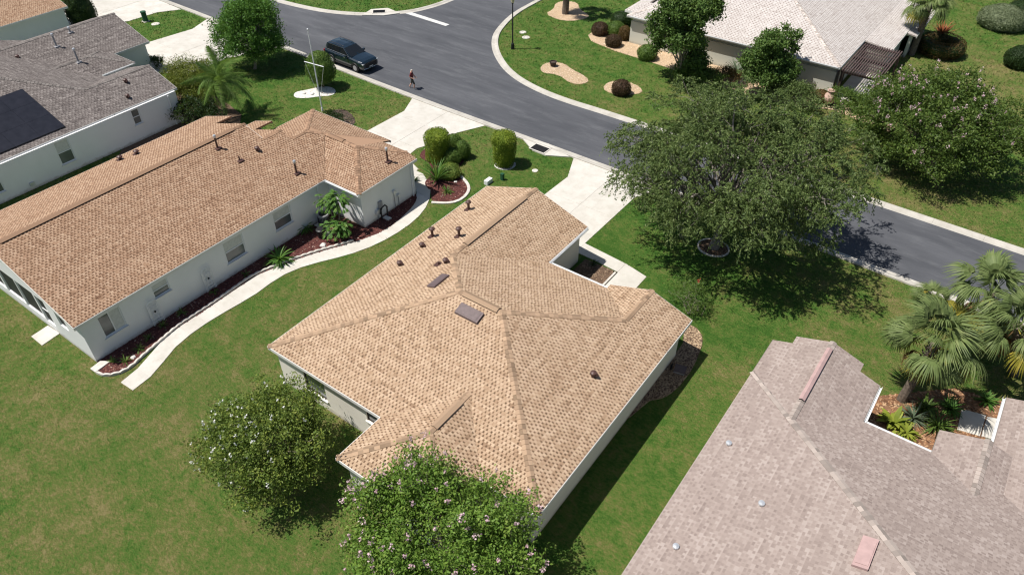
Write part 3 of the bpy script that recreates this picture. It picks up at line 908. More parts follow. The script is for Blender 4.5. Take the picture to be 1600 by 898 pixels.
def window(house, facing, coord, c, w, zb, zt, kind='hung', sill=True, frame='alu', glass='glass', blind=True, inset=0.09):
    """a framed window set in a wall opening; facing 'E','S','W','N'"""
    out = {'E': Vector((1, 0, 0)), 'W': Vector((-1, 0, 0)), 'S': Vector((0, -1, 0)), 'N': Vector((0, 1, 0))}[facing]
    al = Vector((0, 1, 0)) if facing in 'EW' else Vector((1, 0, 0))
    o0 = (out * 0 + (Vector((coord, c, 0)) if facing in 'EW' else Vector((c, coord, 0)))) - out * inset
    m_ = Matrix((( al.x, out.x, 0, o0.x), (al.y, out.y, 0, o0.y), (0, 0, 1, 0), (0, 0, 0, 1)))
    fr = MB(); f = 0.055
    fr.box(-w / 2, -w / 2 + f, -.03, .04, zb, zt, m_).box(w / 2 - f, w / 2, -.03, .04, zb, zt, m_)
    fr.box(-w / 2 + f, w / 2 - f, -.03, .04, zb, zb + f, m_).box(-w / 2 + f, w / 2 - f, -.03, .04, zt - f, zt, m_)
    if kind == 'hung': fr.box(-w / 2 + f, w / 2 - f, -.025, .045, (zb + zt) / 2 - .025, (zb + zt) / 2 + .025, m_)
    elif kind == 'slide': fr.box(-.03, .03, -.025, .045, zb + f, zt - f, m_)
    wo = fr.build('window', frame, house)
    if kind == 'hung': ps = [(-w / 2 + f, w / 2 - f, zb + f, (zb + zt) / 2 - .025), (-w / 2 + f, w / 2 - f, (zb + zt) / 2 + .025, zt - f)]
    elif kind == 'slide': ps = [(-w / 2 + f, -.03, zb + f, zt - f), (.03, w / 2 - f, zb + f, zt - f)]
    else: ps = [(-w / 2 + f, w / 2 - f, zb + f, zt - f)]
    for k, (a, b, c_, d_) in enumerate(ps):
        MB().box(a, b, 0.0, 0.012, c_, d_, m_).build('pane', ('blind' if blind and k == 1 else glass), wo)
    if sill: MB().box(-w / 2 - .06, w / 2 + .06, 0.03, inset + 0.07, zb - .07, zb - .002, m_).build('sill', 'trim', wo)

def gable_wall(house, y, xa, xb, xr, zl, zr, zt, mat, t=0.15):
    mb = MB(); P = [(xa, zl), (xb, zr), (xr, zt)]
    i = len(mb.v)
    for yy in (y, y + t): mb.v += [(x, yy, z) for x, z in P]
    mb.f += [(0, 1, 2), (5, 4, 3), (0, 3, 4, 1), (1, 4, 5, 2), (2, 5, 3, 0)]; mb.mi += [0] * 5
    mb.build('gable', mat, house)

def pipe_vent(roof, x, y, z, h=0.55, r=0.06, mat='brown_metal', cap=True, capm=None):
    mb = MB(); mb.lathe((x, y, z - 0.1), [(0, r), (h + 0.1, r)], 10).box(x - 0.2, x + 0.2, y - 0.2, y + 0.2, z - 0.08, z - 0.02 + 0.05)
    if cap: mb.lathe((x, y, z + h - 0.02), [(0, r * 1.2), (0.05, r * 2.4), (0.11, r * 2.1), (0.17, r * 0.5)], 10)
    mb.build('flue_pipe', mat, roof)
    if capm: MB().lathe((x, y, z + h - 0.03), [(0, r * 1.5), (0.14, r * 1.6), (0.19, r * 1.1)], 10).build('flue_cap', capm, roof)
def goose_vent(roof, x, y, z, mat='brown_metal'):
    mb = MB(); mb.lathe((x, y, z - 0.06), [(0, 0.11), (0.16, 0.11), (0.22, 0.16), (0.30, 0.15), (0.36, 0.05)], 10)
    mb.tube([(x, y, z + 0.2), (x + 0.12, y + 0.02, z + 0.22), (x + 0.2, y + 0.03, z + 0.1)], 0.07, 8)
    mb.build('roof_vent', mat, roof)
def ridge_vent(roof, a, b, w, mat, cap=None, lift=0.07):
    """raised vent strip along a level ridge from a to b, dark slot on its sides"""
    a = Vector(a); b = Vector(b); d = (b - a).normalized(); n = Vector((-d.y, d.x, 0))
    up = Vector((0, 0, 1))
    mb = MB(); prof = [(-w, 0.0 - 0.33 * w + lift), (0, lift + 0.02), (w, -0.33 * w + lift)]
    lo = [(-w, -0.33 * w + 0.012), (w, -0.33 * w + 0.012)]
    A = [a + n * x + up * z for x, z in prof]; B = [b + n * x + up * z for x, z in prof]
    A2 = [a + n * x * 0.99 + up * (z - 0.02) for x, z in prof]; B2 = [b + n * x * 0.99 + up * (z - 0.02) for x, z in prof]
    mb.face(A[0], A[1], B[1], B[0]).face(A[1], A[2], B[2], B[1])
    mb.face(A2[0], A2[1], B2[1], B2[0]).face(A2[1], A2[2], B2[2], B2[1])
    for P, Q in ((A, A2), (B, B2)): mb.face(P[0], P[1], Q[1], Q[0]).face(P[1], P[2], Q[2], Q[1])
    mb.face(A[0], B[0], B2[0], A2[0]).face(A[2], A2[2], B2[2], B[2])
    vo = mb.build('ridge_vent', mat, roof)
    ib = MB(); w2 = w * 0.86
    I = [a + n * w2 + up * (-0.33 * w2 - 0.02), a + n * w2 + up * (-0.33 * w2 + lift - 0.015), b + n * w2 + up * (-0.33 * w2 + lift - 0.015), b + n * w2 + up * (-0.33 * w2 - 0.02)]
    J = [v - n * 2 * w2 for v in I]
    ib.face(*I).face(*J)
    ib.face(I[0], I[1], a + up * (lift - .02), J[1], J[0]).face(I[3], I[2], b + up * (lift - .02), J[2], J[3])
    ib.build('vent_slot', 'void', roof)
def box_vent(roof, pts, h, mat):
    """low metal box whose four top corners stand h above the roof points"""
    mb = MB(); lo = [Vector(p) - Vector((0, 0, .03)) for p in pts]; hi = [Vector(p) + Vector((0, 0, h)) for p in pts]
    mb.face(*hi)
    for k in range(4): mb.face(lo[k], lo[(k + 1) % 4], hi[(k + 1) % 4], hi[k])
    c = sum((v for v in hi), Vector()) / 4
    mb.face(*[c + (v - c) * 0.82 + Vector((0, 0, .02)) for v in hi])
    mb.build('roof_vent', mat, roof)
def gutter(roof, p, q, out, mat='trim'):
    """open K gutter along an eave from p to q, out = outward unit vector"""
    p = Vector(p); q = Vector(q); o = Vector((*out, 0)); mb = MB()
    prof = [(0.035, 0.0), (0.035, -0.11), (0.12, -0.11), (0.15, 0.0), (0.14, 0.0), (0.112, -0.10), (0.045, -0.10), (0.045, 0.0)]
    A = [p + o * a + Vector((0, 0, z)) for a, z in prof]; B = [q + o * a + Vector((0, 0, z)) for a, z in prof]
    n = len(prof)
    for k in range(n): mb.face(A[k], A[(k + 1) % n], B[(k + 1) % n], B[k])
    mb.face(*A).face(*B)
    mb.build('gutter', mat, roof)

# ------------------------------------------------------------------ centre tan house
S_ = 1 / 3.0
he = 2.5
hB = thing('tan_roof_house', 'cream house under a light tan speckled hip roof in the centre', 'house', (-16, 20, 0))
XL, XR, YS, YN = -24.0, -8.42, 13.35, 26.49
YR = (YS + YN) / 2; d_ = YR - YS; PL, PR = XL + d_, XR - d_
gX, gZ = -20.35, he + S_ * 3.65
fX = (XR - 13.06) / 2
fD = XR - fX; fZ = he + S_ * fD
hy = YN - (gX - XL); hyr = YN - fD
bX0, bX1, bY = -16.65, -11.15, 10.72; bX = (bX0 + bX1) / 2; bD = bX - bX0; bZ = he + S_ * bD
FB = [('W', XL, he, S_, [(XL, YS), (PL, YR), (gX, hy), (XL, hy)]),
      ('W', XL, he, S_, [(XL, hy), (gX, hy), (gX, 30.55), (XL, 30.55)]),
      ('E', XR, he, S_, [(XR, YS), (PR, YR), (fX, hyr), (XR, hyr)]),
      ('E', XR, he, S_, [(XR, hyr), (fX, hyr), (fX, 26.85), (XR, 26.85)]),
      ('S', YS, he, S_, [(XL, YS), (XR, YS), (PR, YR), (PL, YR)]),
      ('N', YN, he, S_, [(PL, YR), (PR, YR), (fX, hyr), (-13.06, YN), (-16.7, YN), (gX, hy)]),
      ('E', -16.7, he, S_, [(gX, hy), (-16.7, YN), (-16.7, 30.55), (gX, 30.55)]),
      ('W', -13.06, he, S_, [(fX, hyr), (-13.06, YN), (-13.06, 26.85), (fX, 26.85)]),
      ('W', bX0, he, S_, [(bX0, bY), (bX, bY + bD), (bX, YS + bD), (bX0, YS)]),
      ('E', bX1, he, S_, [(bX1, bY), (bX, bY + bD), (bX, YS + bD), (bX1, YS)]),
      ('S', bY, he, S_, [(bX0, bY), (bX1, bY), (bX, bY + bD)])]
pz = he + S_ * d_
hp = 0.7071 * S_
capsB = [((XL, YS, he), (PL, YR, pz), hp), ((XR, YS, he), (PR, YR, pz), hp), ((PL, YR, pz), (PR, YR, pz), S_),
         ((PR, YR, pz), (fX, hyr, fZ), hp), ((fX, hyr, fZ), (fX, 26.85, fZ), S_), ((PL, YR, pz), (gX, hy, gZ), hp), ((gX, hy, gZ), (gX, 30.55, gZ), S_),
         ((bX0, bY, he), (bX, bY + bD, bZ), hp), ((bX1, bY, he), (bX, bY + bD, bZ), hp), ((bX, bY + bD, bZ), (bX, YS + bD, bZ), S_)]
rB = make_roof(hB, FB, 'tan_shingle', 'tan_cap', capsB, 'tan_cap', True, seed=3,
               rakes=[((XL, 30.55, he), (gX, 30.55, gZ)), ((gX, 30.55, gZ), (-16.7, 30.55, he)), ((XR, 26.85, he), (fX, 26.85, fZ)), ((fX, 26.85, fZ), (-13.06, 26.85, he))])
wB = [(-23.7, 13.54), (-16.35, 13.54), (-16.35, 11.0), (-11.45, 11.0), (-11.45, 13.54), (-8.76, 13.54), (-8.76, 26.5), (-12.75, 26.5), (-12.75, 26.15), (-17.0, 26.15), (-17.0, 30.25), (-23.7, 30.25)]
walls(hB, wB, 2.42, 'wall_cream', {0: [(-21.25, 1.42, 0.7, 1.9), (-17.45, 0.8, 1.25, 1.9)], 5: [(19.4, 0.5, 1.3, 1.9)], 10: [(-20.3, 4.9, 0.0, 2.15)]})
window(hB, 'S', 13.54, -21.25, 1.42, 0.7, 1.9, 'one', frame='dark_brown')
window(hB, 'S', 13.54, -17.45, 0.8, 1.25, 1.9, 'one', frame='dark_brown')
window(hB, 'E', -8.76, 19.4, 0.5, 1.3, 1.9, 'one', sill=False)
MB().box(-22.7, -17.9, 30.12, 30.18, 0.0, 2.12).build('garage_door', 'trim', hB)
gable_wall(hB, 30.1, -23.7, -17.0, gX, 2.42, 2.42, gZ - 0.2, 'wall_cream'); gable_wall(hB, 26.4, -12.75, -8.76, fX, 2.42, 2.42, fZ - 0.2, 'wall_cream')
ds = MB().tube([(-16.9, 27.3, 2.35), (-16.9, 27.3, 0.05)], 0.05, 8).build('downspout', 'alu', hB)
gutter(rB, (-16.7, 26.52, he - .02), (-16.7, 30.5, he - .02), (1, 0), 'alu'); gutter(rB, (-16.55, YN, he - .02), (-13.1, YN, he - .02), (0, 1), 'alu')
ridge_vent(rB, (gX, 23.9, gZ + .015), (gX, 29.4, gZ + .015), 0.19, 'tan_cap')
ridge_vent(rB, (PL + .25, YR, pz + .015), (PR - .15, YR, pz + .015), 0.20, 'tan_cap')
ridge_vent(rB, (bX, 13.75, bZ + .015), (bX, 15.45, bZ + .015), 0.19, 'tan_cap')
def onface(fc, x, y, h=0.0): return (x, y, zof(fc, x, y) + h)
for (x, y) in ((-20.9, 19.9),): pass
def rect_on(fc, x0, x1, y0, y1, h=.02): return [onface(fc, x0, y0, h), onface(fc, x1, y0, h), onface(fc, x1, y1, h), onface(fc, x0, y1, h)]
WF = FB[0]; SFc = FB[4]
box_vent(rB, rect_on(WF, -19.45, -18.95, 19.8, 20.95), 0.07, 'purple_metal')
box_vent(rB, rect_on(SFc, -16.9, -15.6, 18.85, 19.4), 0.11, 'purple_metal')
for q in ((-23.0, 27.5), (-23.0, 24.25), (-21.3, 24.55)):
    pipe_vent(rB, *onface(WF, *q), h=0.5, r=0.075)
for q in ((-22.8, 23.15), (-22.65, 21.2), (-20.1, 22.0)):
    goose_vent(rB, *onface(WF, *q))
pipe_vent(rB, *onface(WF, -20.35, 21.75), h=0.2, r=0.05, cap=False)
goose_vent(rB, *onface(FB[2], -10.2, 20.3))

# ------------------------------------------------------------------ left brown house
sA, hA = 0.31, 2.65
hA_ = thing('brown_roof_house', 'white stucco house under a long reddish brown shingle roof, screened porch at its end', 'house', (-38, 18, 0))
aE, aW, aR = -32.5, -45.5, -39.0; aY0 = 8.55; zR = hA + sA * 6.5
FA = [('W', aW, hA, sA, [(aW, aY0), (aR, aY0), (aR, 24.6), (aW, 24.6)]), ('W', aW, hA, sA, [(aW, 24.6), (-42.3, 24.6), (-42.3, 25.9), (aW, 25.9)]),
      ('E', aE, hA, sA, [(aR, aY0), (aE, aY0), (aE, 24.6), (aR, 24.6)]), ('E', aE, hA, sA, [(-37.3, 24.6), (aE, 24.6), (aE, 25.05), (-33.45, 26.0), (-37.3, 26.0)]),
      ('E', aE, hA, sA, [(-36.3, 26.0), (-33.45, 26.0), (-35.35, 27.9), (-35.6, 27.9), (-36.3, 27.2)]),
      ('W', -42.1, hA, sA, [(-42.1, 24.6), (-40.15, 24.6), (-40.15, 27.5), (-42.1, 27.5)]), ('W', -42.1, hA, sA, [(-40.15, 24.6), (-37.3, 24.6), (-37.3, 26.0), (-40.15, 26.0)]),
      ('W', -40.15, hA, sA, [(-40.15, 25.2), (-36.3, 25.2), (-36.3, 27.2), (-40.15, 31.05)]),
      ('N', 31.05, hA, sA, [(-40.15, 31.05), (-36.3, 27.2), (-35.6, 27.9), (-35.45, 28.05), (-32.55, 28.05), (-32.55, 31.05)]),
      ('N', 31.05, hA, sA, [(-32.55, 30.3), (-32.55, 28.05), (-30.3, 30.3)]),
      ('S', 25.05, hA, sA, [(-32.5, 25.05), (-29.55, 25.05), (-32.55, 28.05), (-35.45, 28.05)]),
      ('E', -29.55, hA, sA, [(-29.55, 25.05), (-29.55, 30.3), (-30.3, 30.3), (-32.55, 28.05)])]
zg = hA + sA * 3.0
ha = 0.7071 * sA
capsA = [((aR, aY0, zR), (aR, 24.6, zR), sA), ((-37.3, 24.6, hA + sA * 4.8), (-37.3, 26, hA + sA * 4.8), sA), ((-36.3, 26, hA + sA * 3.8), (-36.3, 27.2, hA + sA * 3.8), sA),
         ((-40.15, 31.05, hA), (-36.3, 27.2, hA + sA * 3.85), ha), ((-35.6, 27.9, hA + sA * 3.1), (-36.3, 27.2, hA + sA * 3.85), ha), ((-35.5, 28.05, zg), (-32.55, 28.05, zg), sA),
         ((-29.55, 25.05, hA), (-32.55, 28.05, zg), ha), ((-30.3, 30.3, hA + sA * .75), (-32.55, 28.05, zg), ha)]
rA = make_roof(hA_, FA, 'brown_shingle', 'brown_cap', capsA, 'brown_cap', False, seed=5, dark=0.14, light=0.82, gapw=0.10, fasc='trim',
               rakes=[((aE, aY0, hA), (aR, aY0, zR)), ((aR, aY0, zR), (aW, aY0, hA)), ((-40.15, 27.5, hA + sA * 1.95), (-42.1, 27.5, hA)), ((-42.3, 25.9, hA + sA * 3.2), (aW, 25.9, hA)), ((aR, 24.6, zR), (-37.3, 24.6, hA + sA * 4.8))])
wA = [(-45.3, 8.8), (-32.58, 8.8), (-32.58, 25.25), (-29.68, 25.25), (-29.68, 30.05), (-32.7, 30.05), (-32.7, 30.75), (-39.9, 30.75), (-39.9, 27.2), (-41.8, 27.2), (-41.8, 24.4), (-45.3, 24.4)]
A_WIN = [(10.3, 1.2, 1.0, 2.35, 'slide'), (13.2, 0.95, 1.5, 2.35, 'hung'), (17.93, 1.35, 0.92, 2.35, 'hung'), (21.5, 1.32, 1.1, 2.4, 'hung')]
A_SCR = [(-34.75, 0.8, 1.2, 2.2), (-36.5, 0.9, 0.55, 2.35), (-38.0, 1.8, 0.6, 2.4), (-39.95, 1.9, 0.65, 2.4), (-42.2, 2.2, 0.65, 2.4)]
walls(hA_, wA, 2.5, 'wall_white', {1: [(c, w, a, b) for c, w, a, b, k in A_WIN], 0: A_SCR, 6: [(-35.6, 4.8, 0.0, 2.2)]})
for c, w, a, b, k in A_WIN: window(hA_, 'E', -32.58, c, w, a, b, k)
for c, w, a, b in A_SCR:
    window(hA_, 'S', 8.8, c, w, a, b, 'hung' if c == -36.5 else 'one', sill=False, glass='screen', blind=False)
MB().box(-38.0, -33.2, 30.6, 30.68, 0.0, 2.18).build('garage_door', 'trim', hA_)
gable_wall(hA_, 8.8, -45.3, -32.58, aR, 2.5, 2.5, zR - 0.2, 'wall_white')
gutter(rA, (-32.46, 25.05, hA - .02), (-29.6, 25.05, hA - .02), (0, -1), 'alu')
MB().tube([(-29.6, 29.75, 2.5), (-29.6, 29.75, 0.05)], 0.05, 8).build('downspout', 'alu', hA_)
MB().tube([(-32.5, 24.35, 2.5), (-32.5, 24.35, 0.05)], 0.045, 8).build('downspout', 'alu', hA_)
ridge_vent(rA, (aR, 9.1, zR + .01), (aR, 23.7, zR + .01), 0.2, 'brown_cap')
EAf = FA[2]
pipe_vent(rA, *onface(EAf, -38.2, 21.9), h=0.75, r=0.06, capm='galv', cap=False)
pipe_vent(rA, *onface(EAf, -33.9, 24.1), h=0.75, r=0.06, capm='galv', cap=False)
pipe_vent(rA, *onface(FA[11], -30.46, 28.6), h=0.85, r=0.06, capm='galv', cap=False)
pipe_vent(rA, *onface(EAf, -36.65, 22.2), h=0.3, r=0.045, cap=False)
goose_vent(rA, *onface(EAf, -36.7, 23.6))
pipe_vent(rA, *onface(FA[0], -43.8, 19.55), h=0.18, r=0.08); pipe_vent(rA, *onface(FA[0], -44.3, 18.65), h=0.18, r=0.08)
ridge_vent(rA, (-35.1, 28.05, hA + sA * 3 + .01), (-33.7, 28.05, hA + sA * 3 + .01), 0.19, 'brown_cap')
# meters and pipes on the bump wall
for k, (y_, z_, r_) in enumerate(((26.4, 0.62, .2), (28.0, 1.28, .13), (28.35, 0.85, .10))):
    MB().tube([(-29.68, y_, z_), (-29.5, y_, z_)], r_, 12).build('meter', 'galv', hA_)
    MB().tube([(-29.62, y_, z_ - .1), (-29.62, y_, 0.05)], 0.025, 6).build('conduit', 'lead', hA_)
MB().box(-29.68, -29.55, 26.55, 26.85, .75, 1.25).build('electrical_box', 'lead', hA_)
bk = MB().tube([(-29.5, 26.5, .45), (-29.35, 26.55, .95), (-29.3, 26.8, 1.05), (-29.35, 27.0, .8), (-29.4, 27.0, .1)], 0.05, 8).tube([(-29.4, 26.5, .05), (-29.4, 26.5, .9)], .05, 8).build('backflow_pipe', 'black', hA_)

# ------------------------------------------------------------------ grey roofed house at the left edge
hC_ = thing('grey_roof_house', 'white house under a dark grey shingle roof with solar panels at the left edge', 'house', (-58, 20, 0))
cE, hc, sc = -51.25, 2.6, 1 / 3.0
hcx = lambda x: hc + sc * (cE - x)
FC = [('E', cE, hc, sc, [(cE, 6), (-60.0, 6), (-60.0, 16.65), (-54.3, 22.35), (cE, 22.35)]), ('E', cE, hc, sc, [(cE, 22.35), (-54.3, 22.35), (-54.3, 27.5), (cE, 27.5)]),
      ('W', -57.35, hc, sc, [(-57.35, 25.4), (-54.3, 22.35), (-54.3, 27.5), (-57.35, 27.5)]),
      ('N', 25.4, hc, sc, [(-54.3, 22.35), (-57.35, 25.4), (-69.5, 25.4), (-69.5, 22), (-60.0, 16.65)]),
      ('E', -57.9, hc, sc, [(-57.9, 22), (-60.2, 22), (-60.2, 26.0), (-57.9, 28.3)]), ('W', -62.5, hc, sc, [(-62.5, 22), (-60.2, 22), (-60.2, 26.0), (-62.5, 28.3)]),
      ('N', 28.3, hc, sc, [(-57.9, 28.3), (-62.5, 28.3), (-60.2, 26.0)]),
      ('E', -60.8, hc, sc, [(-60.8, 20), (-65.15, 20), (-65.15, 31.5), (-60.8, 31.5)]), ('W', -69.5, hc, sc, [(-69.5, 20), (-65.15, 20), (-65.15, 31.5), (-69.5, 31.5)])]
hh = .7071 * sc
capsC = [((-54.3, 22.35, hcx(-54.3)), (-60, 16.65, hcx(-60)), hh), ((-54.3, 22.35, hcx(-54.3)), (-54.3, 27.5, hcx(-54.3)), sc), ((-60.2, 22.4, hc + sc * 2.3), (-60.2, 26, hc + sc * 2.3), sc),
         ((-57.9, 28.3, hc), (-60.2, 26, hc + sc * 2.3), hh), ((-62.5, 28.3, hc), (-60.2, 26, hc + sc * 2.3), hh), ((-65.15, 21, hc + sc * 4.35), (-65.15, 31.5, hc + sc * 4.35), sc)]
rC = make_roof(hC_, FC, 'grey_shingle', 'grey_cap', capsC, 'grey_cap', False, seed=8, dark=0.25, contrast=1.5, pitch=0.24, gapw=0.11, light=0.7, jitter=0.05,
               rakes=[((cE, 27.5, hc), (-54.3, 27.5, hcx(-54.3))), ((-60.8, 31.5, hc), (-65.15, 31.5, hc + sc * 4.35))])
wC = [(-69.2, 6.3), (-51.05, 6.3), (-51.05, 27.2), (-57.0, 27.2), (-57.0, 25.2), (-61.0, 25.2), (-61.0, 31.2), (-69.2, 31.2)]
C_WIN = [(23.75, 0.62, 1.25, 2.4), (18.15, 1.0, 0.72, 2.4), (13.3, 0.9, 0.72, 2.4)]
walls(hC_, wC, 2.5, 'wall_white', {1: C_WIN})
for k, (c, w, a, b) in enumerate(C_WIN): window(hC_, 'E', -51.05, c, w, a, b, 'hung', blind=(k > 0))
MB().tube([(-50.98, 26.5, 2.4), (-50.98, 26.5, 0.05)], 0.05, 8).build('downspout', 'alu', hC_)
MB().box(-51.04, -50.9, 15.2, 15.5, .3, .55).build('electrical_box', 'galv', hC_)
gutter(rC, (-57.9, 23.5, hc - .02), (-57.9, 28.3, hc - .02), (1, 0), 'alu')
for (x, y, h_) in ((-63.6, 25.35, 0.9), (-64.6, 27.2, 0.3)):
    pipe_vent(rC, *onface(FC[7], x, y), h=h_, r=0.07, mat='lead', cap=False, capm='galv')
pipe_vent(rC, *onface(FC[4], -59.95, 25.0), h=0.95, r=0.07, mat='lead', cap=False, capm='galv')
goose_vent(rC, *onface(FC[1], -53.5, 25.0)); goose_vent(rC, *onface(FC[1], -52.1, 24.1)); goose_vent(rC, *onface(FC[7], -63.7, 22.3))
# solar panels, six modules lying on the falling slope
for i in range(3):
    for j in range(5):
        y1 = 19.1 - j * 1.72; x0 = -51.75 - i * 1.5
        if j == 4 and i == 0: continue
        pts = rect_on(FC[0], x0 - 1.49, x0, y1 - 1.71, y1, 0.05)
        pn = MB(); lo = [Vector(p) for p in pts]; hi = [v + Vector((0, 0, .05)) for v in lo]
        pn.face(*hi)
        for k in range(4): pn.face(lo[k], lo[(k + 1) % 4], hi[(k + 1) % 4], hi[k])
        pn.build('solar_panel', 'solar', hC_)

# ------------------------------------------------------------------ pinkish roofed house, lower right
hD_ = thing('pinkish_roof_house', 'large house under a pale pinkish grey shingle roof at the lower right', 'house', (4, 18, 0))
he_ = 2.6; DW = -4.62
zD = lambda d: he_ + S_ * d
FD = [('W', DW, he_, S_, [(DW, 2), (DW, 25.2), (6.5, 14.08), (6.5, 2)]),
      ('N', 25.2, he_, S_, [(DW, 25.2), (6.5, 14.08), (16, 14.08), (16, 25.2)]),
      ('W', DW, he_, S_, [(DW, 25.2), (-2.155, 22.735), (-2.155, 27.75), (DW, 27.75)]),
      ('W', DW, he_, S_, [(-3.75, 27.75), (-2.155, 27.75), (-2.155, 28.3), (-3.75, 28.3)]),
      ('E', 0.31, he_, S_, [(0.31, 22.5), (-2.155, 22.5), (-2.155, 27.75), (0.31, 27.75)]),
      ('E', 0.31, he_, S_, [(-0.63, 27.75), (-2.155, 27.75), (-2.155, 28.3), (-0.63, 28.3)]),
      ('W', 3.1, he_, S_, [(3.1, 23), (4.78, 22), (4.78, 26.65), (3.1, 26.65)]), ('E', 6.46, he_, S_, [(6.46, 22), (4.78, 22), (4.78, 26.65), (6.46, 26.65)]),
      ('W', 5.08, he_, S_, [(5.08, 20), (9.5, 20), (9.5, 30.3), (5.08, 30.3)]), ('E', 13.9, he_, S_, [(13.9, 20), (9.5, 20), (9.5, 30.3), (13.9, 30.3)])]
capsD = [((DW, 25.2, he_), (6.5, 14.08, zD(11.12)), hp), ((-2.155, 22.735, zD(2.465)), (-2.155, 28.3, zD(2.465)), S_), ((4.78, 23.4, zD(1.68)), (4.78, 26.65, zD(1.68)), S_), ((9.5, 21, zD(4.42)), (9.5, 30.3, zD(4.42)), S_)]
rD = make_roof(hD_, FD, 'pink_shingle', 'pink_cap', capsD, 'pink_cap', True, seed=9, dark=0.42, contrast=1.5, pitch=0.26, gapw=0.13, jitter=0.09, light=0.75, fasc='pink_cap',
               rakes=[((-3.75, 28.3, zD(.87)), (-2.155, 28.3, zD(2.465))), ((-0.63, 28.3, zD(.94)), (-2.155, 28.3, zD(2.465))), ((3.1, 26.65, he_), (4.78, 26.65, zD(1.68)))])
wD = [(-4.3, 2.3), (13.6, 2.3), (13.6, 30.0), (5.4, 30.0), (5.4, 24.9), (0.0, 24.9), (0.0, 27.5), (-4.3, 27.5)]
walls(hD_, wD, 2.5, 'wall_cream')
for a, b, o_ in (((0.31, 27.75), (0.31, 25.32), (1, 0)), ((0.45, 25.2), (3.06, 25.2), (0, 1)), ((5.08, 30.3), (5.08, 26.7), (-1, 0))):
    gutter(rD, (*a, he_ - .02), (*b, he_ - .02), o_, 'alu')
ridge_vent(rD, (-2.155, 24.0, zD(2.465) + .02), (-2.155, 27.75, zD(2.465) + .02), 0.13, 'pink_metal', lift=0.09)
for q in ((-3.83, 20.50), (-1.62, 18.01), (-3.50, 14.96)):
    x, y = q; z = zof(FD[0], x, y)
    v = MB().lathe((x, y, z - .05), [(0, .10), (.10, .10), (.11, .13), (.17, .12), (.19, .03)], 10).build('roof_vent', 'galv', rD)
q = (1.98, 17.10)
box_vent(rD, rect_on(FD[0], 1.72, 2.2, 16.67, 17.98), 0.10, 'pink_metal')

# ------------------------------------------------------------------ pale roofed house, upper right
hE_ = thing('pale_roof_house', 'sage white house under a very pale shingle roof across the street', 'house', (-20, 68, 0))
eW, eE, eS, eN = -30.8, -11.6, 60.55, 79.75
m2 = (eE - eW) / 2
FE = [('S', eS, 2.6, S_, [(eW, eS), (eE, eS), (eE - m2, eS + m2)]), ('E', eE, 2.6, S_, [(eE, eS), (eE, eN), (eE - m2, eS + m2)]), ('N', eN, 2.6, S_, [(eW, eN), (eE, eN), (eE - m2, eS + m2)]), ('W', eW, 2.6, S_, [(eW, eS), (eW, eN), (eE - m2, eS + m2)]),
      ('E', -9.25, 2.28, 0.135, [(-9.25, 67.3), (-11.58, 67.3), (-11.58, 79.7), (-9.25, 79.7)]), ('E', -8.4, 2.1, 0.135, [(-8.4, 72.2), (-9.23, 72.2), (-9.23, 79.7), (-8.4, 79.7)]),
      ('S', 61.6, 2.6, S_, [(-31.6, 61.6), (-28.5, 61.6), (-28.5, 63.2), (-30.0, 63.2)]), ('W', -31.6, 2.6, S_, [(-31.6, 61.6), (-30.0, 63.2), (-30.0, 66), (-31.6, 66)])]
capsE = [((eW, eS, 2.6), (eE - m2, eS + m2, 2.6 + S_ * m2), hp), ((eE, eS, 2.6), (eE - m2, eS + m2, 2.6 + S_ * m2), hp), ((eE, eN, 2.6), (eE - m2, eS + m2, 2.6 + S_ * m2), hp)]
rE = make_roof(hE_, FE, 'pale_shingle', 'pale_cap', capsE, 'pale_cap', False, seed=12, dark=0.0, contrast=1.0, pitch=0.30, gapw=0.10, ex=0.19, shift=0.12, jitter=0.03)
wE = [(-30.5, 60.85), (-11.8, 60.85), (-11.8, 67.5), (-9.6, 67.5), (-9.6, 72.4), (-8.8, 72.4), (-8.8, 79.4), (-30.5, 79.4)]
walls(hE_, wE, 2.45 if False else 2.05, 'wall_sage', {0: [(-17.6, 1.3, 0.9, 1.95), (-24.5, 1.3, 0.9, 1.95)], 4: [(-9.2, 0.6, 0.2, 1.9)], 5: [(76.0, 5.0, 0.2, 1.8)]})
MB().box(-30.4, -11.9, 60.95, 67.4, 2.05, 2.5).build('soffit', 'wall_sage', hE_)
window(hE_, 'S', 60.85, -17.6, 1.3, 0.9, 1.95, 'hung', blind=False); window(hE_, 'S', 60.85, -24.5, 1.3, 0.9, 1.95, 'hung', blind=False)
window(hE_, 'E', -8.8, 76.0, 5.0, 0.2, 1.8, 'slide', sill=False, frame='dark_brown', glass='screen', blind=False)
gutter(rE, (eW, eS, 2.58), (eE, eS, 2.58), (0, -1), 'alu')
# pergola in its notch
pg = thing('pergola', 'dark brown slatted pergola beside the pale roofed house', 'pergola', (-9.6, 64.2, 0))
px0, px1, py0, py1 = -11.5, -8.4, 60.7, 67.25
for x_, y_ in ((px0 + .15, py0 + .15), (px1 - .15, py0 + .15), (px1 - .15, py1 - .15), (px0 + .15, py1 - .15)):
    MB().box(x_ - .09, x_ + .09, y_ - .09, y_ + .09, 0, 2.3).build('post', 'dark_brown', pg)
for y_ in (py0 + .1, (py0 + py1) / 2, py1 - .1): MB().box(px0, px1, y_ - .05, y_ + .05, 2.14, 2.30).build('beam', 'dark_brown', pg)
for k in range(16):
    x_ = px0 + .08 + k * (px1 - px0 - .16) / 15
    MB().box(x_ - .04, x_ + .04, py0, py1, 2.302, 2.42).build('slat', 'pergola_brown', pg)
for k in range(5):
    y_ = py0 + .5 + k * 1.35
    MB().box(px0 + .02, px1 - .02, y_ - .03, y_ + .03, 2.422, 2.46).build('batten', 'pergola_brown', pg)
sc_ = MB()
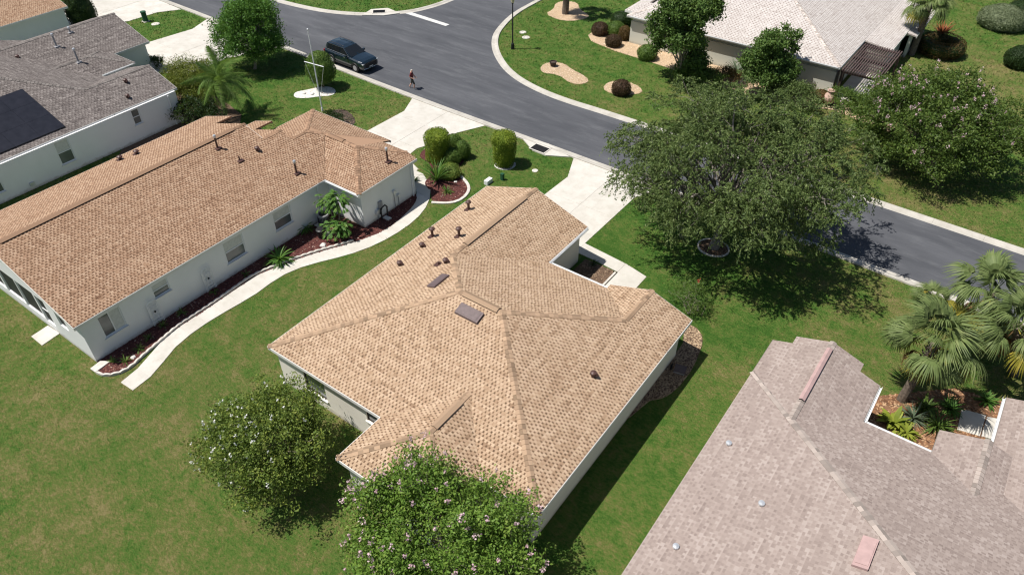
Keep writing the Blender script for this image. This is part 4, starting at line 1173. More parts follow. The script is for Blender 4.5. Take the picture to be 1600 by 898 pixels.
for k in range(2):
    sc_.box(px0 + .02, px0 + .06, py0 + .2, py0 + 1.6, 0.05, 2.3)
sc_.build('privacy_screen', 'dark_brown', pg)
slabs('patio', 'paved patio under the dark pergola', [(px0, py0), (px1, py0), (px1, py1), (px0, py1)], list(np.arange(px0 + .6, px1, .6)), list(np.arange(py0 + .6, py1, .6)), z=0.05)

# ------------------------------------------------------------------ tan roofed house, top left corner
hF_ = thing('corner_house', 'grey white house with a tan roof cut by the top left corner', 'house', (-80, 27, 0))
FF = [('E', -74.25, 2.6, S_, [(-74.25, 14), (-80, 14), (-80, 31.9), (-74.25, 31.9)]), ('W', -85.75, 2.6, S_, [(-85.75, 14), (-80, 14), (-80, 31.9), (-85.75, 31.9)])]
rF = make_roof(hF_, FF, 'brown_shingle', 'brown_cap', [((-80, 14, 2.6 + S_ * 5.75), (-80, 31.9, 2.6 + S_ * 5.75), S_)], 'brown_cap', False, seed=14, rakes=[((-74.25, 31.9, 2.6), (-80, 31.9, 2.6 + S_ * 5.75))])
walls(hF_, [(-85.4, 14.3), (-74.6, 14.3), (-74.6, 31.6), (-85.4, 31.6)], 2.45, 'wall_white')

# ================================================================== VEGETATION
LEAF = {
 'myrtle': [(0.0, (0.040, 0.080, 0.012)), (0.45, (0.075, 0.135, 0.020)), (0.8, (0.115, 0.165, 0.030)), (1.0, (0.17, 0.19, 0.05))],
 'wmyrtle': [(0.0, (0.026, 0.045, 0.010)), (0.45, (0.058, 0.085, 0.016)), (0.8, (0.100, 0.120, 0.022)), (1.0, (0.16, 0.155, 0.04))],
 'tmyrtle': [(0.0, (0.024, 0.046, 0.010)), (0.45, (0.050, 0.084, 0.016)), (0.8, (0.085, 0.118, 0.024)), (1.0, (0.13, 0.145, 0.04))],
 'oak': [(0.0, (0.022, 0.036, 0.012)), (0.45, (0.050, 0.074, 0.022)), (0.8, (0.088, 0.112, 0.038)), (1.0, (0.17, 0.18, 0.09))],
 'elm': [(0.0, (0.018, 0.048, 0.008)), (0.5, (0.038, 0.088, 0.014)), (1.0, (0.075, 0.135, 0.026))],
 'holly': [(0.0, (0.026, 0.052, 0.013)), (0.5, (0.050, 0.090, 0.020)), (1.0, (0.10, 0.135, 0.038))],
 'gold': [(0.0, (0.045, 0.075, 0.008)), (0.5, (0.10, 0.145, 0.014)), (1.0, (0.22, 0.24, 0.03))],
 'box': [(0.0, (0.025, 0.052, 0.010)), (0.5, (0.055, 0.095, 0.018)), (1.0, (0.10, 0.135, 0.03))],
 'dark': [(0.0, (0.010, 0.024, 0.007)), (0.5, (0.022, 0.045, 0.012)), (1.0, (0.04, 0.07, 0.02))],
 'silver': [(0.0, (0.09, 0.115, 0.06)), (0.5, (0.15, 0.18, 0.10)), (1.0, (0.22, 0.25, 0.15))],
 'maroon': [(0.0, (0.030, 0.020, 0.012)), (0.5, (0.062, 0.034, 0.022)), (1.0, (0.10, 0.075, 0.035))],
 'rust': [(0.0, (0.05, 0.040, 0.014)), (0.5, (0.10, 0.065, 0.024)), (1.0, (0.17, 0.10, 0.04))],
 'areca': [(0.0, (0.045, 0.065, 0.010)), (0.5, (0.10, 0.125, 0.020)), (1.0, (0.20, 0.19, 0.04))],
 'palm': [(0.0, (0.050, 0.072, 0.024)), (0.5, (0.10, 0.135, 0.045)), (1.0, (0.19, 0.215, 0.09))],
 'palm_yellow': [(0.0, (0.12, 0.13, 0.02)), (0.5, (0.22, 0.20, 0.03)), (1.0, (0.36, 0.28, 0.05))],
 'queen': [(0.0, (0.045, 0.090, 0.016)), (0.5, (0.085, 0.145, 0.03)), (1.0, (0.15, 0.19, 0.055))],
 'dead': [(0.0, (0.12, 0.065, 0.03)), (0.5, (0.22, 0.12, 0.055)), (1.0, (0.34, 0.22, 0.11))],
 'lush': [(0.0, (0.030, 0.080, 0.014)), (0.5, (0.055, 0.125, 0.022)), (1.0, (0.12, 0.18, 0.035))],
 'blue': [(0.0, (0.07, 0.10, 0.065)), (0.5, (0.12, 0.16, 0.10)), (1.0, (0.2, 0.24, 0.16))],
 'lime': [(0.0, (0.11, 0.15, 0.02)), (0.5, (0.20, 0.24, 0.03)), (1.0, (0.30, 0.32, 0.06))],
}
GAIN = {'oak': 2.3, 'myrtle': 1.9, 'wmyrtle': 2.5, 'tmyrtle': 1.75, 'elm': 2.4, 'holly': 2.0, 'dark': 1.2, 'gold': 1.6, 'box': 1.8, 'palm': 1.6, 'queen': 1.6, 'areca': 1.6, 'lush': 1.6}
for k, v in LEAF.items(): M['l_' + k] = leafmat('leaf_' + k, v, bright=GAIN.get(k, 1.3))
M['l_pink'] = leafmat('petal_pink', [(0, (0.52, 0.33, 0.38)), (0.5, (0.66, 0.46, 0.50)), (1, (0.78, 0.65, 0.66))], 0.25)
M['l_white'] = leafmat('petal_white', [(0, (0.66, 0.66, 0.60)), (1, (0.84, 0.84, 0.80))], 0.2)
M['l_red'] = leafmat('petal_red', [(0, (0.30, 0.02, 0.02)), (1, (0.48, 0.06, 0.04))], 0.2)
M['l_orange'] = leafmat('leaf_orange', [(0, (0.26, 0.07, 0.03)), (1, (0.42, 0.15, 0.06))], 0.25)
M['moss'] = leafmat('grey_moss', [(0, (0.14, 0.15, 0.115)), (1, (0.27, 0.275, 0.22))], 0.2)

def unit(n, rg):
    v = rg.normal(size=(n, 3)); return v / (np.linalg.norm(v, axis=1)[:, None] + 1e-9)

def leaf_quads(P, axis, nrm, L, W):
    """rhombic leaves: P centres, axis unit leaf direction, nrm approximate face normal"""
    side = np.cross(axis, nrm); side /= np.linalg.norm(side, axis=1)[:, None] + 1e-9
    a = axis * (L / 2)[:, None]; s = side * (W / 2)[:, None]
    V = np.stack([P - a, P - a * 0.1 + s, P + a, P - a * 0.1 - s], 1)
    return V.reshape(-1, 3)

def leaf_obj(name, parts, mat, parent):
    V = np.concatenate(parts); n = len(V) // 4
    o = obj(name, mesh_np(name, V, [np.arange(n * 4).reshape(n, 4)], mat), parent)
    return o

def limb(mb, a, b, r0, r1, rg, sag=0.0, n=5, sides=6, wig=0.06):
    a = np.array(a, float); b = np.array(b, float); L = np.linalg.norm(b - a)
    pts = []; rad = []
    for k in range(n + 1):
        t = k / n
        p = a + (b - a) * t + np.array([0, 0, sag * L * math.sin(math.pi * t)])
        if 0 < k < n: p = p + rg.normal(0, wig * L / 2.5, 3)
        pts.append(p); rad.append(r0 + (r1 - r0) * t ** 0.8)
    mb.tube(pts, rad, sides, cap=False)
    return pts

def tree(name, label, cat, base, center, radii, lobes, clusters, per, L, W, leaf, bark='bark', trunk_r=0.18, fork=1.2, stems=1, seed=1, lobe_r=(0.34, 0.5),
         flower=None, nfl=0, droop=0.0, up=0.5, crad=0.42, twig=True, spray=False, group=None, flow_up=0.2, inner=0.35, moss=0, flat=0.75, fill=0.5, petals=16, psz=1.0, zmin=-0.55, spread=0.40):
    rg = np.random.default_rng(seed)
    base = np.array((*base, 0.0)); C = np.array(center, float); Rd = np.array(radii, float)
    root = thing(name, label, cat, tuple(base), group=group)
    # lobes: big clumps of the crown
    dirs = unit(lobes * 4, rg); dirs = dirs[dirs[:, 2] > zmin][:lobes]
    lc = C + dirs * Rd * (0.42 + spread * rg.random((len(dirs), 1)))
    lr = rg.uniform(*lobe_r, len(dirs))
    mb = MB()
    tops = []
    for s in range(stems):
        off = np.array([0, 0, 0.0]) if stems == 1 else np.array([0.16 * math.cos(6.28 * s / stems), 0.16 * math.sin(6.28 * s / stems), 0])
        f = base + off + (C - base) * np.array([0.25, 0.25, 0]) + np.array([0, 0, fork]) + rg.normal(0, 0.12, 3) + off * 2.0
        limb(mb, base + off - np.array([0, 0, .1]), f, trunk_r, trunk_r * 0.72, rg, n=4, sides=9, wig=0.03)
        tops.append(f)
    for i, c in enumerate(lc):
        f = tops[i % len(tops)]
        pts = limb(mb, f, c, trunk_r * (0.55 if lobes < 50 else 0.38), trunk_r * 0.12, rg, sag=0.08, n=6, sides=6)
    # clusters on the lobes
    li = rg.integers(0, len(lc), clusters)
    cd = unit(clusters, rg); cd[:, 2] = cd[:, 2] * 0.9 + 0.12
    rr = (inner + (1 - inner) * rg.random(clusters) ** 0.45)
    cp = lc[li] + cd * Rd * lr[li][:, None] * rr[:, None] * np.array([1, 1, flat if flat else 1])
    nf_ = int(len(cp) * fill)
    fd = unit(nf_, rg); fd[:, 2] = np.where(fd[:, 2] < -0.6, -fd[:, 2], fd[:, 2])
    bumpy = np.array([noise.noise(Vector(v) * 2.6 + Vector((seed, 0, 0))) for v in fd])
    cp[:nf_] = C + fd * Rd * (0.55 + 0.45 * rg.random((nf_, 1)) ** 0.4) * (0.86 + 0.42 * bumpy[:, None])
    li[:nf_] = np.array([np.argmin(((lc - q) ** 2).sum(1)) for q in cp[:nf_]], int) if nf_ else li[:0]
    keep = cp[:, 2] > 0.5
    cp, li = cp[keep], li[keep]
    out = (cp - C) / Rd; out /= np.linalg.norm(out, axis=1)[:, None] + 1e-9
    if twig:
        for k in range(0, len(cp), 3 if len(cp) > 260 else 2):
            st_ = lc[li[k]] + (tops[li[k] % len(tops)] - lc[li[k]]) * rg.uniform(0, .45) + rg.normal(0, .25, 3); limb(mb, st_, cp[k], trunk_r * 0.09 + 0.005, 0.006, rg, n=3, sides=3, wig=0.14)
    tr = mb.build('trunk', bark, root, smooth=True)
    n = len(cp) * per
    ci = np.repeat(np.arange(len(cp)), per)
    if spray:
        # leaves strung along drooping twigs that leave the cluster centre
        nt = 7
        tw = unit(len(cp) * nt, rg) * 0.9 + np.repeat(out, nt, 0) * 0.55; tw[:, 2] *= 0.55
        tw /= np.linalg.norm(tw, axis=1)[:, None] + 1e-9
        ti = ci * nt + rg.integers(0, nt, n)
        t = rg.random(n) ** 0.8
        len_ = crad * (1.0 + 0.9 * rg.random(len(cp) * nt))[ti]
        P = cp[ci] + tw[ti] * (t * len_)[:, None]
        P[:, 2] -= droop * (t * len_) ** 2
        P += rg.normal(0, 0.035, (n, 3))
        ax = tw[ti] * 0.8 + unit(n, rg) * 0.75; ax[:, 2] -= droop * 0.8 * t
    else:
        P = cp[ci] + rg.normal(0, 1, (n, 3)) * np.array([1, 1, 0.75]) * crad * 0.55
        ax = unit(n, rg) + out[ci] * 0.35; ax[:, 2] -= droop * 0.5
    ax /= np.linalg.norm(ax, axis=1)[:, None] + 1e-9
    nr = unit(n, rg) + np.array([0, 0, up]) + out[ci] * 0.35
    ok = P[:, 2] > 0.12
    LL = L * rg.uniform(0.65, 1.3, n); WW = W * rg.uniform(0.7, 1.25, n)
    crown = leaf_obj('crown', [leaf_quads(P[ok], ax[ok], nr[ok], LL[ok], WW[ok])], leaf, root)
    crown['kind'] = 'stuff'
    if flower:
        sc_ = out[:, 2] * 0.35 + rg.random(len(cp)) * 0.9 - out[:, 1] * 0.2 - out[:, 0] * 0.15 + np.minimum(np.linalg.norm((cp - C) / Rd, axis=1), .9)
        pick = np.argsort(-sc_)[:nfl]
        fp = cp[pick] + out[pick] * crad * rg.uniform(0.5, 1.15, (len(pick), 1)) + np.array([0, 0, crad * 0.25])
        m = petals; fi = np.repeat(np.arange(len(fp)), m)
        sz = psz * rg.uniform(0.55, 1.35, len(fp))[fi]
        Q = fp[fi] + rg.normal(0, 1, (len(fi), 3)) * np.array([.055, .055, .075]) * sz[:, None]
        fo = leaf_obj('blossoms', [leaf_quads(Q, unit(len(fi), rg), unit(len(fi), rg) + np.array([0, 0, .6]), rg.uniform(.06, .11, len(fi)), rg.uniform(.05, .09, len(fi)))], flower, root)
        fo['kind'] = 'stuff'
    if moss:
        low = rg.integers(0, len(cp), moss)
        m = 14; fi = np.repeat(low, m)
        t = rg.random(len(fi))
        Q = cp[fi] + rg.normal(0, .10, (len(fi), 3)); Q[:, 2] -= t * 0.55
        ax = np.tile([0, 0, -1.0], (len(fi), 1)) + unit(len(fi), rg) * 0.35
        mo = leaf_obj('hanging_moss', [leaf_quads(Q, ax / np.linalg.norm(ax, axis=1)[:, None], unit(len(fi), rg), rg.uniform(.12, .3, len(fi)), rg.uniform(.02, .05, len(fi)))], 'moss', root)
        mo['kind'] = 'stuff'
    return root

# the big oak over the street
oak = tree('oak_tree', 'big spreading olive green oak leaning over the street', 'tree', (-11.0, 36.24), (-10.8, 36.95, 5.8), (7.1, 6.5, 3.7), 64, 1300, 118, 0.17, 0.062, 'l_oak', 'bark_oak',
     trunk_r=0.34, fork=1.9, seed=21, lobe_r=(0.20, 0.32), fill=.2, droop=0.7, up=0.25, crad=0.5, zmin=-.85, spread=.5, spray=True, moss=330, inner=0.25, flat=0.85)
tree('crape_myrtle', 'pink flowering crape myrtle against the rear corner of the centre house', 'tree', (-10.64, 10.22), (*(-10.77, 10.29), 2.9), (4.0, 3.5, 2.4), 34, 640, 76, 0.135, 0.075, 'l_myrtle', 'bark_pale',
     trunk_r=0.07, fork=1.0, stems=5, seed=31, flower='l_pink', nfl=120, fill=.3, crad=0.40, up=0.5, lobe_r=(0.22, 0.36))
tree('crape_myrtle', 'white flowering crape myrtle on the lawn behind the centre house', 'tree', (-19.43, 9.60), (*(-19.73, 9.69), 2.3), (3.1, 2.9, 2.05), 28, 520, 74, 0.125, 0.068, 'l_wmyrtle', 'bark_pale',
     trunk_r=0.07, fork=0.8, stems=4, seed=37, flower='l_white', nfl=75, petals=7, psz=0.6, fill=.3, lobe_r=(0.22, 0.38), crad=0.36, up=0.5)
tree('crape_myrtle', 'wide pink flowering crape myrtle across the street beside the pergola', 'tree', (-2.58, 53.13), (*(-3.10, 53.84), 3.3), (6.4, 5.3, 3.0), 46, 1150, 64, 0.175, 0.098, 'l_tmyrtle', 'bark_pale',
     trunk_r=0.10, fork=1.0, stems=5, seed=41, flower='l_pink', nfl=110, fill=.45, lobe_r=(0.2, 0.34), crad=0.44, up=0.5, zmin=-.8)
tree('elm_tree', 'dense dark green shade tree beside the grey house driveway', 'tree', (-54.20, 36.60), (*(-54.08, 37.00), 3.2), (3.35, 3.2, 3.3), 20, 640, 60, 0.19, 0.09, 'l_elm', 'bark_pale', trunk_r=0.14, fork=1.0, seed=47, fill=.2, zmin=-.9, crad=0.42, up=0.3, lobe_r=(0.36, 0.52))
tree('holly_tree', 'taller dark green clumped tree in front of the pale roofed house', 'tree', (-22.95, 56.05), (*(-23.38, 56.03), 4.1), (3.4, 3.0, 3.9), 20, 420, 74, 0.24, 0.13, 'l_holly', 'bark_pale', trunk_r=0.13, fork=1.2, seed=53, fill=.0, zmin=-.95, crad=0.44, up=0.5, lobe_r=(0.26, 0.40))
tree('holly_tree', 'shorter spiky dark green tree in front of the pale roofed house', 'tree', (-16.12, 59.18), (*(-16.46, 58.27), 2.9), (2.9, 2.6, 2.5), 17, 330, 70, 0.23, 0.12, 'l_holly', 'bark_pale', trunk_r=0.11, fork=0.8, seed=59, fill=.0, zmin=-.9, crad=0.38, up=0.5, lobe_r=(0.26, 0.40))
tree('shrub', 'loose airy shrub with a red bloom at the front corner of the centre house', 'shrub', (-9.61, 30.36), (*(-9.84, 30.32), 1.0), (1.25, 1.2, 0.85), 12, 70, 30, 0.15, 0.04, 'l_box', 'bark_pale', trunk_r=0.03, fork=0.25, stems=5, seed=61, crad=0.36, up=0.2, flower='l_red', nfl=1)
tree('shrub', 'low green shrub massed under the taller dark tree', 'shrub', (-21.94, 56.78), (*(-21.75, 56.03), 0.9), (2.6, 1.2, 0.9), 10, 150, 46, 0.16, 0.08, 'l_box', 'bark', trunk_r=0.05, fork=0.25, seed=63, crad=0.34)
tree('shrub', 'rusty leaved shrub between the two trees of the pale roofed house', 'shrub', (-19.52, 58.52), (*(-19.42, 57.95), 0.7), (1.6, 1.0, 0.7), 8, 80, 40, 0.15, 0.05, 'l_rust', 'bark', trunk_r=0.04, fork=0.2, seed=64, crad=0.3)
tree('shrub', 'broad grey green shrub mass beside the terracotta urn', 'shrub', (-13.96, 58.45), (*(-13.92, 57.35), 1.0), (2.5, 1.3, 1.1), 12, 190, 50, 0.15, 0.06, 'l_oak', 'bark', trunk_r=0.05, fork=0.3, seed=65, crad=0.36)
tree('shrub', 'clipped green hedge shrub at the foot of the dark pergola', 'shrub', (-9.85, 60.17), (*(-9.85, 59.41), 0.75), (2.2, 0.9, 0.8), 10, 170, 46, 0.13, 0.06, 'l_box', 'bark', trunk_r=0.04, fork=0.2, seed=66, crad=0.28, lobe_r=(.4, .55))
tree('shrub', 'yellow green clumping shrub beside the grey house driveway', 'shrub', (-53.26, 29.49), (*(-53.79, 30.40), 1.6), (2.6, 2.2, 1.5), 12, 200, 54, 0.34, 0.045, 'l_areca', 'bark', trunk_r=0.05, fork=0.4, stems=4, seed=67, crad=0.5, droop=0.5)
tree('shrub', 'dark green shrub in the shadow beside the queen palm', 'shrub', (-50.74, 27.96), (*(-50.22, 27.73), 0.8), (2.4, 1.8, 0.8), 8, 110, 44, 0.2, 0.08, 'l_dark', 'bark', trunk_r=0.04, fork=0.2, seed=68, crad=0.36)
tree('shrub', 'small green shrub at the wall by the grey house garage', 'shrub', (-61.38, 31.75), (*(-61.04, 31.57), 0.5), (1.0, 0.8, 0.6), 6, 45, 40, 0.14, 0.07, 'l_dark', 'bark', trunk_r=0.03, fork=0.15, seed=69, crad=0.26)
tree('shrub', 'low dark bushy planting by the left garage front', 'shrub', (-41.32, 34.12), (*(-41.25, 33.99), 0.35), (1.6, 0.9, 0.4), 6, 50, 40, 0.13, 0.06, 'l_dark', 'bark', trunk_r=0.03, fork=0.1, seed=70, crad=0.24)

# ---- clipped shrubs: a leafy shell over a dense core
def clipped(name, label, base, prof, leaf, n, L=0.07, seed=1, trunk=None, squash=(1, 1), lump=0.06, group=None, cat='shrub'):
    rg = np.random.default_rng(seed)
    root = thing(name, label, cat, (*base, 0), group=group)
    z = np.array([p[0] for p in prof]); r = np.array([p[1] for p in prof])
    m = 20; V = []; ks = np.linspace(z[0], z[-1], 14)
    rr = np.interp(ks, z, r)
    nz = lambda a, k: 1 + lump * (math.sin(3 * a + 1.7 * k + seed) + math.sin(5 * a - 2.3 * k + 2 * seed)) * 0.6
    for k, (zz, rad) in enumerate(zip(ks, rr)):
        for j in range(m):
            a = 6.2832 * j / m
            V.append((base[0] + rad * 0.93 * nz(a, zz * 2) * math.cos(a) * squash[0], base[1] + rad * 0.93 * nz(a, zz * 2) * math.sin(a) * squash[1], zz))
    F = [(k * m + j, k * m + (j + 1) % m, (k + 1) * m + (j + 1) % m, (k + 1) * m + j) for k in range(13) for j in range(m)]
    F.append(tuple(range(m))[::-1]); F.append(tuple(13 * m + j for j in range(m)))
    me = bpy.data.meshes.new('core'); me.from_pydata(V, [], F); me.materials.append(M[leaf]); me.update()
    obj('branch_core', me, root)
    # sample by arc length x radius
    s = np.r_[0, np.cumsum(np.hypot(np.diff(z), np.diff(r)))]
    fs = np.linspace(0, s[-1], 400); fz = np.interp(fs, s, z); fr = np.interp(fs, s, r)
    pr = fr + 0.02; pr /= pr.sum()
    idx = rg.choice(400, n, p=pr); a = rg.uniform(0, 6.2832, n)
    zz = fz[idx] + rg.normal(0, .015, n); rad = fr[idx]
    lum = 1 + lump * 0.6 * (np.sin(3 * a + 3.4 * zz + seed) + np.sin(5 * a - 4.6 * zz + 2 * seed))
    rad = rad * lum * (1 + rg.normal(0, .025, n)) + rg.exponential(0.015, n)
    P = np.c_[base[0] + rad * np.cos(a) * squash[0], base[1] + rad * np.sin(a) * squash[1], zz]
    mid = np.array([base[0], base[1], (z[0] + z[-1]) / 2])
    nrm = (P - mid); nrm /= np.linalg.norm(nrm, axis=1)[:, None] + 1e-9
    ax = unit(n, rg) + nrm * 0.6; ax /= np.linalg.norm(ax, axis=1)[:, None]
    o = leaf_obj('foliage', [leaf_quads(P + nrm * 0.02, ax, nrm + unit(n, rg) * 0.8, L * rg.uniform(.7, 1.4, n), L * 0.6 * rg.uniform(.7, 1.3, n))], leaf, root); o['kind'] = 'stuff'
    if trunk: MB().tube([(base[0], base[1], -0.05), (base[0] + .03, base[1], z[0] + 0.3)], trunk, 8).build('trunk', 'bark', root)
    return root
def dome(h, r, z0=0.02): return [(z0, r * 0.72), (z0 + h * .2, r * .95), (z0 + h * .45, r), (z0 + h * .7, r * .86), (z0 + h * .88, r * .55), (z0 + h, r * .04)]
def drum(h, r, r0=None, z0=0.05):
    r0 = r0 or r * .85
    return [(z0, r0 * .8), (z0 + .12, r0), (z0 + h * .6, (r + r0) / 2 * 1.02), (z0 + h * .85, r), (z0 + h * .95, r * .8), (z0 + h, r * .05)]
clipped('clipped_shrub', 'barrel shaped golden green clipped shrub beside the left driveway', (-31.29, 34.30), drum(2.3, 0.86, .8), 'l_gold', 5200, .08, 1)
clipped('clipped_shrub', 'tall inverted cone golden green shrub in a white stone ring', (-27.10, 36.57), drum(2.5, 0.84, .68), 'l_gold', 5600, .08, 2)
clipped('clipped_shrub', 'round clipped green shrub at the back of the red mulch island', (-31.55, 36.35), dome(1.0, .58), 'l_box', 2200, .07, 3)
clipped('clipped_shrub', 'cone shaped green shrub at the lawn edge of the red mulch island', (-30.10, 35.59), dome(1.35, .55), 'l_box', 2400, .07, 4)
clipped('clipped_shrub', 'egg shaped olive shrub in the middle of the red mulch island', (-30.29, 34.59), dome(1.1, .68), 'l_box', 2800, .07, 5)
clipped('clipped_shrub', 'low olive green shrub behind the dwarf palm of the red island', (-29.21, 33.06), dome(.95, .75), 'l_wmyrtle', 2600, .07, 6, lump=.12)
clipped('topiary_tree', 'egg shaped clipped tree on a thin trunk by the parked car', (-46.60, 37.60), [(0.55, .45), (0.8, .95), (1.5, 1.18), (2.3, 1.02), (2.9, .6), (3.15, .05)], 'l_box', 5200, .09, 7, trunk=.07, cat='tree')
clipped('cone_shrub', 'very dark green cone shrub behind the grey roof at the top', (-75.93, 33.62), [(0.02, 1.0), (.8, 1.35), (1.8, 1.3), (2.8, .95), (3.6, .4), (3.8, .03)], 'l_dark', 4200, .10, 8)
clipped('clipped_shrub', 'silvery grey green rounded bush on the far right lawn', (-3.14, 85.41), dome(2.0, 2.15), 'l_silver', 6500, .13, 9, lump=.04)
clipped('clipped_shrub', 'dark green bush behind the silvery bush at the right edge', (-1.48, 87.42), dome(2.4, 1.9), 'l_dark', 4000, .13, 10)
clipped('clipped_shrub', 'small dark round bush on the lawn at the right edge', (-0.32, 76.19), dome(1.8, 1.2), 'l_dark', 4000, .11, 11)
for k, (q, r, h, lf, lb) in enumerate((
    ((-33.72, 60.95), .78, 1.15, 'l_maroon', 'leftmost round maroon shrub of the tan pebble house bed'), ((-32.53, 61.81), .85, 1.25, 'l_box', 'round green shrub between the maroon ones of the pebble house bed'),
    ((-31.32, 59.32), .72, 1.05, 'l_maroon', 'front round maroon shrub of the tan pebble house bed'), ((-31.23, 61.23), .55, 1.3, 'l_rust', 'slim rusty shrub at the corner of the pale roofed house'),
    ((-33.36, 64.38), 1.0, 1.2, 'l_dark', 'dark bush behind the round shrubs at the pale house corner'), ((-27.47, 58.58), .85, 1.25, 'l_box', 'clipped olive drum shrub below the pale house wall'),
    ((-25.87, 51.12), .75, 1.2, 'l_maroon', 'round maroon shrub half hidden by the oak crown'), ((-12.19, 59.44), .7, .9, 'l_rust', 'small brownish round shrub under the pale house eave'))):
    clipped('clipped_shrub', lb, q, dome(h, r), lf, 2200, .09, 20 + k)
# ring hedge with a red cordyline
rh = thing('ring_hedge', 'curled rust topped clipped hedge ring beside the leaning palm', 'hedge', (*(-6.47, 75.14), 0))
c_ = (-6.47, 75.14); n_ = 5200
a_ = rng.uniform(0, 6.283, n_); b_ = rng.uniform(0, 6.283, n_)
Rr_, rr_ = 1.45, 0.52
P_ = np.c_[c_[0] + (Rr_ + rr_ * np.cos(b_)) * np.cos(a_), c_[1] + (Rr_ + rr_ * np.cos(b_)) * np.sin(a_), 0.75 + 0.72 * np.sin(b_)]
N__ = np.c_[np.cos(b_) * np.cos(a_), np.cos(b_) * np.sin(a_), np.sin(b_)]
o_ = leaf_obj('foliage', [leaf_quads(P_, unit(n_, rng), N__ + unit(n_, rng) * .7, np.full(n_, .12), np.full(n_, .07))], 'l_rust', rh); o_['kind'] = 'stuff'
cr = MB()
ringp = [(c_[0] + Rr_ * math.cos(t), c_[1] + Rr_ * math.sin(t), .75) for t in np.linspace(0, 6.283, 17)]
cr.tube(ringp, .48, 8); cr.build('branch_core', 'l_dark', rh)

# ---- strap leaved clumps
def strap(name, label, base, n, L, W, leaf, seed, elev=(20, 75), droop=0.7, z0=0.05, cat='plant', parent=None):
    rg = np.random.default_rng(seed)
    root = thing(name, label, cat, (*base, 0))
    V = []; F = []
    for k in range(n):
        az = rg.uniform(0, 6.283); el = R_(rg.uniform(*elev)); l = L * rg.uniform(.7, 1.15); w = W * rg.uniform(.8, 1.2)
        d = np.array([math.cos(az), math.sin(az)]); sd = np.array([-d[1], d[0]])
        i = len(V); S = 5
        for s in range(S + 1):
            t = s / S
            h = l * t * math.cos(el * (1 - .25 * t)); zz = z0 + l * t * math.sin(el) - droop * l * t * t * math.cos(el)
            ww = w * (0.5 + 0.9 * t) * (1 - t ** 2.2) + 0.004
            c = np.array(base) + d * h
            V.append((c[0] + sd[0] * ww / 2, c[1] + sd[1] * ww / 2, max(zz, .03))); V.append((c[0] - sd[0] * ww / 2, c[1] - sd[1] * ww / 2, max(zz, .03)))
        F += [(i + 2 * s, i + 2 * s + 1, i + 2 * s + 3, i + 2 * s + 2) for s in range(S)]
    me = bpy.data.meshes.new('leaves'); me.from_pydata(V, [], F); me.materials.append(M[leaf]); me.update()
    o = obj('leaves', me, root); o['kind'] = 'stuff'
    return root
strap('strappy_plant', 'bright green upright palm like plant at the left of the red island', (-29.50, 32.04), 60, 1.7, .10, 'l_lush', 1, (40, 85), .5)
strap('strappy_plant', 'small tufted dwarf palm in the open red mulch of the island', (-28.07, 31.41), 46, .55, .05, 'l_box', 2, (15, 70), .5)
strap('strappy_plant', 'large arching green clump beside the curving footpath', (-31.46, 19.84), 80, 1.15, .11, 'l_lush', 3, (15, 75), .7)
strap('strappy_plant', 'dark green fern clump left of the air conditioner', (-32.67, 22.95), 60, .9, .10, 'l_lush', 4, (15, 70), .7)
for k, (q, L_) in enumerate((((-31.36, 9.66), .45), ((-31.62, 10.60), .45), ((-31.89, 11.35), .4), ((-32.12, 12.39), .4), ((-32.19, 13.60), .4), ((-31.82, 9.27), .4), ((-32.19, 15.71), .4), ((-32.00, 17.81), .4))):
    strap('strappy_plant', ('tufted plant nearest the splash block in the long mulch bed', 'second small tuft from the splash block in the mulch bed', 'third small tuft from the splash block in the mulch bed', 'fourth small tuft from the splash block in the mulch bed',
          'fifth small tuft along the mulch bed below the trellis', 'shaded small tuft against the white house corner', 'sixth small tuft along the mulch bed below the wide window', 'last small tuft of the mulch bed before the big clump')[k], q, 22, L_, .045, 'l_box', 10 + k, (20, 75), .6)
strap('strappy_plant', 'bluish spiky clump at the foot of the leaning fan palm', (2.19, 29.33), 90, .95, .06, 'l_blue', 31, (10, 75), .5)
strap('strappy_plant', 'dark spiky clump in the palm courtyard beside the landing', (3.21, 29.46), 90, 1.1, .07, 'l_box', 32, (10, 75), .6)
strap('strappy_plant', 'yellow green broad leaved plant under the courtyard eave', (1.52, 28.52), 40, .95, .28, 'l_lime', 33, (20, 75), .7)
strap('strappy_plant', 'lime green fern clump beside the right house gutter', (2.17, 28.24), 60, .7, .12, 'l_lime', 34, (15, 70), .7)
strap('strappy_plant', 'leafy low clump in the middle of the palm courtyard', (2.54, 30.31), 80, .8, .10, 'l_box', 40, (15, 75), .6)
strap('strappy_plant', 'dark leafy clump beside the landing slabs under the palms', (3.46, 30.97), 70, .8, .10, 'l_lush', 41, (15, 75), .6)
strap('strappy_plant', 'small green shrub tuft at the right courtyard wall', (4.81, 32.54), 60, .7, .10, 'l_lush', 35, (15, 75), .5)
strap('strappy_plant', 'tiny dark tuft at the corner of the left garage', (-30.77, 31.02), 30, .6, .08, 'l_dark', 36, (30, 80), .4)
strap('strappy_plant', 'blue grey arching clump between the two dark trees', (-19.58, 60.03), 80, 1.7, .10, 'l_blue', 37, (20, 75), .7)
strap('strappy_plant', 'rusty red cordyline inside the curled hedge ring', (-7.01, 76.88), 60, 1.5, .14, 'l_orange', 38, (40, 88), .3, .8)
strap('strappy_plant', 'dark tuft in the shaded entry planter of the centre house', (-16.05, 30.37), 30, .5, .05, 'l_dark', 39, (30, 80), .4)

